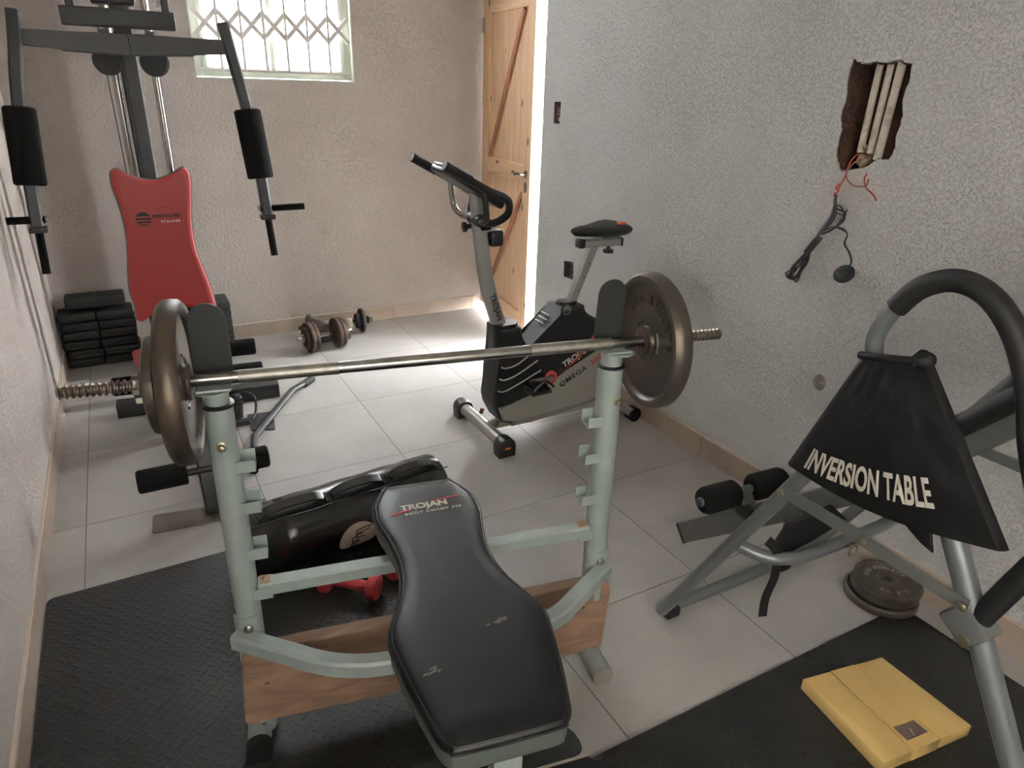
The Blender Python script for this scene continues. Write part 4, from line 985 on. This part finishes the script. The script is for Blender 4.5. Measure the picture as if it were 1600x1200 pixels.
# crank and pedals
cc = Vector((1.885, 1.088, .285))
b = MB(); b.lathe([(0, .034), (.006, .034), (.008, .030), (.008, .018), (.002, .016)], cc, (0, -1, 0), 28, close=False); b.build('crank_ring', M_REDD, bike)
b = MB(); b.lathe([(0, .014), (.014, .013), (.016, 0)], cc, (0, -1, 0), 16); b.bar([cc+Vector((0, -.015, 0)), cc+Vector((-.12, -.018, .005))], .014, .024, up=(0, 0, 1)); b.build('crank_arm', M_BOLT, bike)
b = MB(); b.box(cc+Vector((-.105, -.065, -.015)), (.10, .085, .020), bev=.006)
for k in range(5): b.box(cc+Vector((-.145+.02*k, -.065, -.002)), (.006, .08, .008), bev=.002)
b.build('pedal', M_PLAST, bike)
b = MB(); b.box(cc+Vector((.11, .165+.06, -.03)), (.10, .085, .020), bev=.006); b.bar([cc+Vector((0, .165, 0)), cc+Vector((.11, .165, -.03))], .014, .024); b.build('pedal', M_PLAST, bike)
b = MB(); b.tube(spline([cc+Vector((-.15, -.11, .004)), cc+Vector((-.10, -.118, .045)), cc+Vector((-.05, -.11, .008))], 8), .006, 8); b.build('pedal_strap', M_PLAST, bike)
text('body_lettering', 'OMEGA', .036, frame((2.015, 1.0925, .265), (.88, 0, .42), (-.42, 0, .88)), M_PLAST, sv, bold=.0004, xs=1.15, spacing=1.15)
text('body_model_number', '300', .036, frame((2.14, 1.0925, .328), (.88, 0, .42), (-.42, 0, .88)), M_REDPRINT, sv, bold=.0004, xs=1.1, spacing=1.15)
text('shell_lettering', 'TROJAN', .042, frame((2.03, 1.0995, .360), (.88, 0, .42), (-.42, 0, .88)), M_WHITEPRINT, bike, bold=.0012, xs=1.0)
MB(frame((2.03, 1.0992, .375), (.88, 0, .42), (-.42, 0, .88))).prism([(-.10, -.045), (.0, -.018), (.12, .035), (.11, .020), (.0, -.032)], 0, .0006, Matrix()).build('red_swoosh', M_REDPRINT, bike)
# feet
b = MB(); b.tube([(1.605, .995, .047), (1.605, 1.425, .047)], .029, 24); ft = b.build('front_foot_tube', M_BIKES, bike)
b = MB(); b.tube([(2.325, 1.00, .045), (2.325, 1.36, .045)], .027, 24); b.build('rear_foot_tube', M_BIKES, bike)
arch = [(-.040, 0), (.040, 0), (.042, .05)] + [(.040*math.cos(a), .055+.034*math.sin(a)) for a in [PI*k/8 for k in range(1, 8)]] + [(-.042, .05)]
for y in (.995, 1.425):
    c_ = MB().prism(arch, -.032, .032, frame((1.605, y, 0), (1, 0, 0), (0, 0, 1)), .006, 2).build('foot_cap', M_PLAST, bike)
    if y < 1.1: MB().box((1.605, y-.0325, .045), (.028, .001, .010), bev=.0002).build('orange_mark', M_ORANGE, c_)
for y in (1.02, 1.35): MB().lathe([(-.028, 0), (-.028, .030), (-.022, .036), (.022, .036), (.028, .030), (.028, 0)], (2.335, y, .038), (0, 1, 0), 24).build('transport_wheel', M_RUBBER, bike)
b = MB(); b.bar([(1.62, YC, .062), (2.32, YC, .060)], .045, .03); b.build('base_rail', M_BIKES, bike)
M_BB = mat('brown_bolt', '6a4a38', .6, .4)
for y in (1.28, 1.13): MB().tube([(1.630, y, .072), (1.640, y, .097)], .010, 10).build('rail_bolt', M_BB, bike)
b = MB(); b.lathe([(0, .01), (.01, .022), (.03, .028), (.045, .022), (.045, 0)], (2.235, 1.098, .215), (-.2, -1, 0), 16); b.build('belt_cover_knob', M_PLAST, bike)

# ------------------------------------------------------------------ inversion table
inv = thing('inversion_table', 'grey folding inversion table with black handle loop and black nylon cover', 'exercise table', (1.85, -.5, 0))
X0, X1 = 1.55, 2.18
def U(name, pts, r=.0175, m=M_INV, n=1, seg=20): return MB().tube(pts, r, seg).build(name, m, inv)
AP = (-.655, 1.02)
rear = []
def rc(x, y, z): return (x, y, z)
rl = [(X0, AP[0], AP[1]), (X0, -.50, .73), (X0, -.18, .135)]
bend = spline([(X0, -.18, .135), (X0, -.135, .055), (X0+.012, -.117, .027), (X0+.06, -.115, .023)], 5)
bend2 = spline([(X1-.06, -.115, .023), (X1-.012, -.117, .027), (X1, -.135, .055), (X1, -.18, .135)], 5)
U('rear_frame', rl[:-1]+bend+[(X0+.3, -.115, .023)]+bend2+[(X1, -.50, .73), (X1, AP[0], AP[1])], .0185)
fl = [(X0, AP[0]-.02, AP[1]+.00), (X0, -.81, .77), (X0, -1.19, .12)]
fb = spline([(X0, -1.19, .12), (X0, -1.225, .050), (X0+.012, -1.240, .027), (X0+.06, -1.242, .023)], 5)
fb2 = spline([(X1-.06, -1.242, .023), (X1-.012, -1.240, .027), (X1, -1.225, .050), (X1, -1.19, .12)], 5)
U('front_frame', fl[:-1]+fb+[(X0+.3, -1.242, .023)]+fb2+[(X1, -.81, .77), (X1, AP[0]-.02, AP[1])], .0215)
for x in (X0+.03, X1-.1): MB().box((x+.01, -.118, .018), (.05, .05, .035), bev=.006).build('rubber_foot', M_RUBBER, inv)
# handle loops
for X in (X0, X1):
    g1 = [(X, -.585, 1.02), (X, -.575, 1.07), (X, -.590, 1.12), (X, -.605, 1.145)]
    U('handle_tube', spline(g1, 5), .0165)
    g2 = [(X, -.600, 1.138), (X, -.635, 1.185), (X, -.69, 1.212), (X, -.75, 1.200), (X, -.805, 1.150), (X, -.848, 1.075), (X, -.882, .98), (X, -.915, .91), (X, -.945, .86), (X, -.955, .82), (X, -.942, .775), (X, -.925, .72), (X, -.910, .67), (X, -.900, .635)]
    MB().tube(spline(g2, 6), .0205, 18).build('handle_foam', M_RUBBER, inv)
    b = MB(); b.box((X, -.888, .615), (.052, .07, .062), M=Matrix.Translation((X, -.888, .615)) @ Matrix.Rotation(.6, 4, 'X') @ Matrix.Translation((-X, .888, -.615)), bev=.006)
    b.build('handle_bracket', M_INVL, inv)
    b = MB(); b.lathe([(0, .011), (.003, .011), (.004, .006), (.004, 0)], (X-.026, -.898, .590), (-1, 0, 0), 16); b.build('bracket_bolt', M_BRASS, inv)
    b = MB()
    b.bar([(X-.024, -.465, .665), (X-.026, -.69, .668)], .030, .005, up=(1, 0, 0)); b.bar([(X-.031, -.665, .668), (X-.026, -.885, .660)], .026, .005, up=(1, 0, 0)); b.build('spreader_link', M_INVL, inv)
    for (y, z) in ((-.468, .665), (-.680, .668), (-.880, .660)):
        MB().lathe([(0, .0085), (.003, .0085), (.006, .004), (.006, 0)], (X-.034, y, z), (-1, 0, 0), 12).build('link_bolt', M_BRASS, inv)
# cross brace between the rear legs
U('cross_brace', spline([(X0+.012, -.335, .42), (X0+.03, -.37, .415), (X0+.06, -.41, .41), (X0+.12, -.44, .41), (X0+.20, -.448, .41)], 5)[:-1] + [(X0+.20, -.448, .41), (X1-.18, -.452, .41)] + spline([(X1-.18, -.452, .41), (X1-.1, -.44, .41), (X1-.04, -.40, .41), (X1, -.35, .42)], 5)[1:], .0175)
b = MB(); b.tube([(1.865+.016*math.cos(a), -.470, .385+.016*math.sin(a)) for a in [2*PI*j/18 for j in range(18)]], .003, 8, closed=True, up=(0, 1, 0)); b.tube([(1.84, -.47, .41), (1.87, -.475, .402)], .004, 8); b.build('pull_ring', M_BOLT, inv)
# boom with ankle rollers
XB = 1.87
MB().bar([(XB, .130, .058), (XB, -.30, .430)], .035, .072, up=(0, .66, .75), ch=.004).build('ankle_boom', M_INVL, inv)
MB().bar([(XB, -.24, .378), (XB, -.46, .575), (XB, -.64, .79), (XB, -.98, 1.20)], .030, .066, up=(0, .75, .66), ch=.004).build('inner_boom', M_INVL, inv)
MB().box((XB, .134, .054), (.040, .014, .075), M=Matrix.Translation((XB, .134, .054)) @ Matrix.Rotation(-.72, 4, 'X') @ Matrix.Translation((-XB, -.134, -.054)), bev=.005).build('boom_end_cap', M_PLAST, inv)
b = MB(); b.prism([(0, 0), (.13, 0), (.11, .05), (.05, .06)], -.02, .02, frame((XB, .02, .19), (0, -.75, .66), (0, .66, .75)), .002, 1); b.build('roller_bracket', M_INVL, inv)
rp = Vector((XB-.01, -.085, .355))
b = MB(); b.bar([(XB, -.13, .29), rp], .03, .05, up=(1, 0, 0)); b.build('roller_mast', M_INVL, inv)
MB().box((XB-.005, -.12, .305), (.06, .06, .045), bev=.008).build('mast_collar', M_PLAST, inv)
MB().lathe([(0, .008), (.02, .008), (.022, .022), (.04, .024), (.044, .01), (.044, 0)], (XB+.02, -.14, .30), (.8, -.5, .2), 16).build('pull_knob', M_PLAST, inv)
rd = Vector((1, -.08, .02)).normalized()
MB().tube([rp-rd*.165, rp+rd*.165], .014, 14).build('roller_axle', M_INV, inv)
for s in (-1, 1):
    MB().lathe([(0, .014), (0, .026), (.003, .036), (.012, .043), (.118, .043), (.129, .038), (.134, .030), (.134, .014)], rp+rd*s*(.022 if s < 0 else .036), rd*s, 28).build('foam_roller', M_FOAM, inv)
MB().lathe([(0, .013), (.002, .012), (.002, 0)], rp-rd*.165, -rd, 16).build('axle_cap', M_DKGREY, inv)
# lower rear brace plate seen below the boom
b = MB(); b.prism([(0, 0), (.06, 0), (.10, -.14), (.05, -.14)], -.003, .003, frame((XB-.03, -.27, .36), (.6, .3, 0), (0, 0, 1))); b.build('brace_plate', M_INVL, inv)
# bed: folded nylon bed on the boom with padded headrest tube
MB().tube([(1.80, -.60, .795), (1.80, -.66, .865), (1.80, -.98, 1.25)], .024, 20).build('bed_side_tube', M_RUBBER, inv)
b = MB(); Nn = 14; co = []; fs = []
for sidev in (0, 1):
    for i in range(Nn+1):
        for j in range(Nn+1):
            u = i/Nn; v = j/Nn; p = Vector((1.82+.34*u, -.665-.40*v, .862+.48*v)) + Vector((0, -.7, .7))*(-.02-.05*math.sin(PI*u)*math.sin(PI*v)+.012*sidev)
            co.append(p)
W_ = Nn+1
for i in range(Nn):
    for j in range(Nn):
        a = i*W_+j; fs.append((a, a+1, a+W_+1, a+W_)); a += W_*W_; fs.append((a, a+W_, a+W_+1, a+1))
for i in range(Nn):
    for (a, c2) in ((i*W_, (i+1)*W_), (i*W_+Nn, (i+1)*W_+Nn), (i, i+1), (Nn*W_+i, Nn*W_+i+1)): fs.append((a, c2, c2+W_*W_, a+W_*W_))
b._add(co, fs); b.build('nylon_bed', M_NYLON, inv)
# nylon side cover with the lettering
cv = thing('nylon_cover', 'black nylon cover bag with white capital lettering draped on the inversion table', 'cover', (1.5, -.68, .9))
def cover_pt(u, v, off):
    # u 0..1 rear to front, v 0..1 bottom to top
    bl = Vector((0, -.475, .742)); br = Vector((0, -.905, .800)); tl = Vector((0, -.588, 1.045)); tr = Vector((0, -.695, 1.070))
    lo = bl*(1-u)+br*u; lo.z -= .045*math.sin(PI*min(1, u*1.0))**1.0*(.5) ; hi = tl*(1-u)+tr*u
    p = lo*(1-v)+hi*v
    bul = .018*math.sin(PI*u)*math.sin(PI*min(1, .15+.85*v))
    nz = noise.noise(Vector((u*3.1, v*3.7, off*50)))*.006+noise.noise(Vector((u*9, v*8, 4)))*.0025
    edge = min(u, 1-u, v, 1-v)*8; edge = min(1, edge)
    return p, bul+nz*edge
NU, NV = 48, 36; co = []; fs = []; W_ = NV+1
for sd_ in (0, 1):
    for i in range(NU+1):
        for j in range(W_):
            uu = -.04+1.08*i/NU; u = min(1, max(0, uu)); v = j/NV
            p, h_ = cover_pt(u, v, 0); x = 1.5225-.012-h_
            over = (uu-1) if uu > 1 else (uu if uu < 0 else 0)
            if over > 0: x = x+over*.5; p = p+Vector((0, -.006*math.sqrt(over/.04), 0))
            if over < 0: x = x-over*.5; p = p+Vector((0, .008, 0))
            co.append((x+(0 if sd_ == 0 else .003), p.y+(0 if sd_ == 0 or not over else (.003 if over > 0 else -.003)), p.z))
for i in range(NU):
    for j in range(NV):
        a = i*W_+j; fs.append((a, a+W_, a+W_+1, a+1)); a += W_*(NU+1); fs.append((a, a+1, a+W_+1, a+W_))
S_ = W_*(NU+1)
for i in range(NU):
    for (a, c2) in ((i*W_, (i+1)*W_), (i*W_+NV, (i+1)*W_+NV)): fs.append((a, c2, c2+S_, a+S_))
for j in range(NV):
    for (a, c2) in ((j, j+1), (NU*W_+j, NU*W_+j+1)): fs.append((a, c2, c2+S_, a+S_))
b = MB(); b._add(co, fs); cvm = b.build('cover_sheet', M_NYLON, cv)
b = MB(); b.tube(spline([(1.50, -.585, 1.045), (1.49, -.62, 1.055), (1.492, -.66, 1.064), (1.50, -.695, 1.072)], 5), .008, 10); b.lathe([(-.02, 0), (-.018, .010), (0, .020), (.018, .012), (.02, 0)], (1.51, -.695, 1.072), (1, -.3, 0), 12); b.build('hem_roll', M_NYLON, cv)
# lettering: drawn flat, then wrapped on the sheet
def cover_text(body, size, u0, v0, u1, v1):
    cu = bpy.data.curves.new('t', 'FONT'); cu.body = body; cu.size = 1.0; cu.offset = .022; cu.extrude = .0008/size; cu.align_x = 'LEFT'; cu.align_y = 'CENTER'
    me = _ev('cover_lettering', cu, Matrix.Scale(size, 4))
    bm = bmesh.new(); bm.from_mesh(me); bm.to_mesh(me); bm.free()
    xs = [v.co.x for v in me.vertices]; w_ = max(xs)-min(xs); mn = min(xs)
    for v in me.vertices:
        f = (v.co.x-mn)/w_; u = u0+(u1-u0)*f; vv = v0+(v1-v0)*f+v.co.y/.30*1.40; p, h_ = cover_pt(u, vv, 0)
        x = 1.5225-.012-h_
        v.co = Vector((x-.0048-abs(v.co.z)*.8*(1 if v.co.z > 0 else -1), p.y, p.z))
    return from_me('cover_lettering', me, M_WHITEPRINT, cvm)
cover_text('INVERSION TABLE', .052, .09, .150, .80, .245)
MB().bar(spline([(1.60, -.40, .46), (1.62, -.42, .43), (1.625, -.425, .36), (1.60, -.43, .30), (1.59, -.44, .25)], 5), .026, .002, up=(0, 1, 0)).build('hanging_strap', M_NYLON, inv)
b = MB(); b.prism([(0, 0), (.05, .06), (.19, .075), (.24, .02), (.12, -.01), (.02, -.03)], -.008, .008, frame((1.62, -.40, .425), (.97, -.15, .1), (0, .1, 1)), .004, 2); b.build('folded_strap_pad', M_NYLON, inv)
b = MB(); b.prism([(0, 0), (.06, .02), (.08, -.035), (.055, -.028)], -.004, .004, frame((1.53, -.72, .755), (0, -1, 0), (0, 0, 1)), .001, 1); b.build('loose_tab', M_NYLON, cv)

# ------------------------------------------------------------------ plates stacked by the wall
zs = 0.0
for i, (R, T, dx, dy, lb) in enumerate(((.112, .030, 0, 0, 'widest dark iron plate at the bottom of the floor stack by the wall'), (.102, .024, .006, -.002, 'middle dark iron plate of the floor stack by the right wall'), (.102, .024, .008, -.006, 'top dark iron plate with cast lettering on the floor stack by the wall'))):
    c = Vector((2.262+dx, -.375+dy, zs+T/2)); t = thing('weight_plate', lb, 'weight plate', (c.x, c.y, zs), 'iron plates stacked on the floor')
    plate(Matrix(), R, T, M_IRON2, .016, center=c, axis=(0, 0, 1)).build('disc', M_IRON2, t)
    if i == 2:
        F = frame(c+Vector((0, 0, T*.19)), (.85, -.5, 0), (.5, .85, 0))
        arc_text('cast_lettering', 'BIG ATHLETE', .062, .020, F, M_CAST, t, 1.15, .23, .0006, .0015)
        arc_text('cast_number', '2.5 KG', .062, .018, F, M_CAST, t, 3.7, .25, .0006, .0015)
        b = MB(); b.tube([c+Vector((.083*math.cos(a), .083*math.sin(a), T*.2)) for a in [2*PI*j/48 for j in range(48)]], .002, 6, closed=True); b.build('raised_ring', M_IRON2, t)
    zs += T+.0005

# ------------------------------------------------------------------ wooden bathroom scale
sc = thing('bathroom_scale', 'yellow wooden bathroom scale with a small display window on the tread mat', 'scale', (1.83, -.675, .01))
corner = [(1.708, -.520), (1.973, -.570), (1.968, -.822), (1.668, -.785)]
def sp_(u, v):
    a = Vector(corner[0]).lerp(Vector(corner[1]), u); c2 = Vector(corner[3]).lerp(Vector(corner[2]), u); return a.lerp(c2, v)
ws = sp_(.33, .80), sp_(.60, .80), sp_(.60, .96), sp_(.33, .96)
z0, z1 = .012, .050
for (ua, ub, nm) in ((0, .333, 'left_board'), (.337, .633, 'middle_board'), (.637, 1, 'right_board')):
    q = [sp_(ua, 0), sp_(ub, 0), sp_(ub, 1), sp_(ua, 1)]
    if nm == 'middle_board':
        me = curve_mesh(nm, [[tuple(p) for p in q], [tuple(sp_(.36, .74)), tuple(sp_(.36, .90)), tuple(sp_(.61, .90)), tuple(sp_(.61, .74))]], z1-z0, Matrix.Translation((0, 0, (z0+z1)/2)))
        from_me('top_board', me, M_SCALE, sc)
    else:
        MB().prism([tuple(p) for p in q], z0, z1, Matrix(), .003, 2).build('top_board', M_SCALE, sc)
MB().prism([tuple(sp_(.35, .73)), tuple(sp_(.625, .73)), tuple(sp_(.625, .91)), tuple(sp_(.35, .91))], .030, .0455, Matrix()).build('display_window', M_GLASSD, sc)
b = MB(); p_, q_ = sp_(.47, .88), sp_(.50, .80); b.bar([(p_.x, p_.y, .0462), (q_.x, q_.y, .0462)], .0015, .001); b.build('dial_needle', M_WHITEPRINT, sc)
for (u, v) in ((.1, .1), (.9, .1), (.1, .9), (.9, .9)):
    p_ = sp_(u, v); MB().lathe([(0, .012), (.004, .012)], (p_.x, p_.y, .0095), (0, 0, 1), 14).build('rubber_foot', M_RUBBER, sc)

# ------------------------------------------------------------------ leg developer seat at the near end of the bench
MB(RK).prism(rounded([(.29, -.90), (.64, -.90), (.622, -.556), (.29, -.556)], .028), .405, .450, Matrix(), .008, 2).build('seat_pad', M_VINYL, rack)
MB(RK).bar([(.30, -.548, .438), (.60, -.548, .438)], .006, .012).build('seat_trim_strip', M_SKIRTTOP, rack)
MB(RK).prism(rounded([(.27, -.37), (.645, -.37), (.655, -.435), (.27, -.46)], .022), .288, .298, Matrix(), .002, 1).build('under_plate', M_BLACKM, rack)
MB(RK).bar([(CX, -.41, .298), (CX, -.41, .43)], .03, .03, up=(0, 1, 0)).build('plate_stem', M_BLACKM, rack)
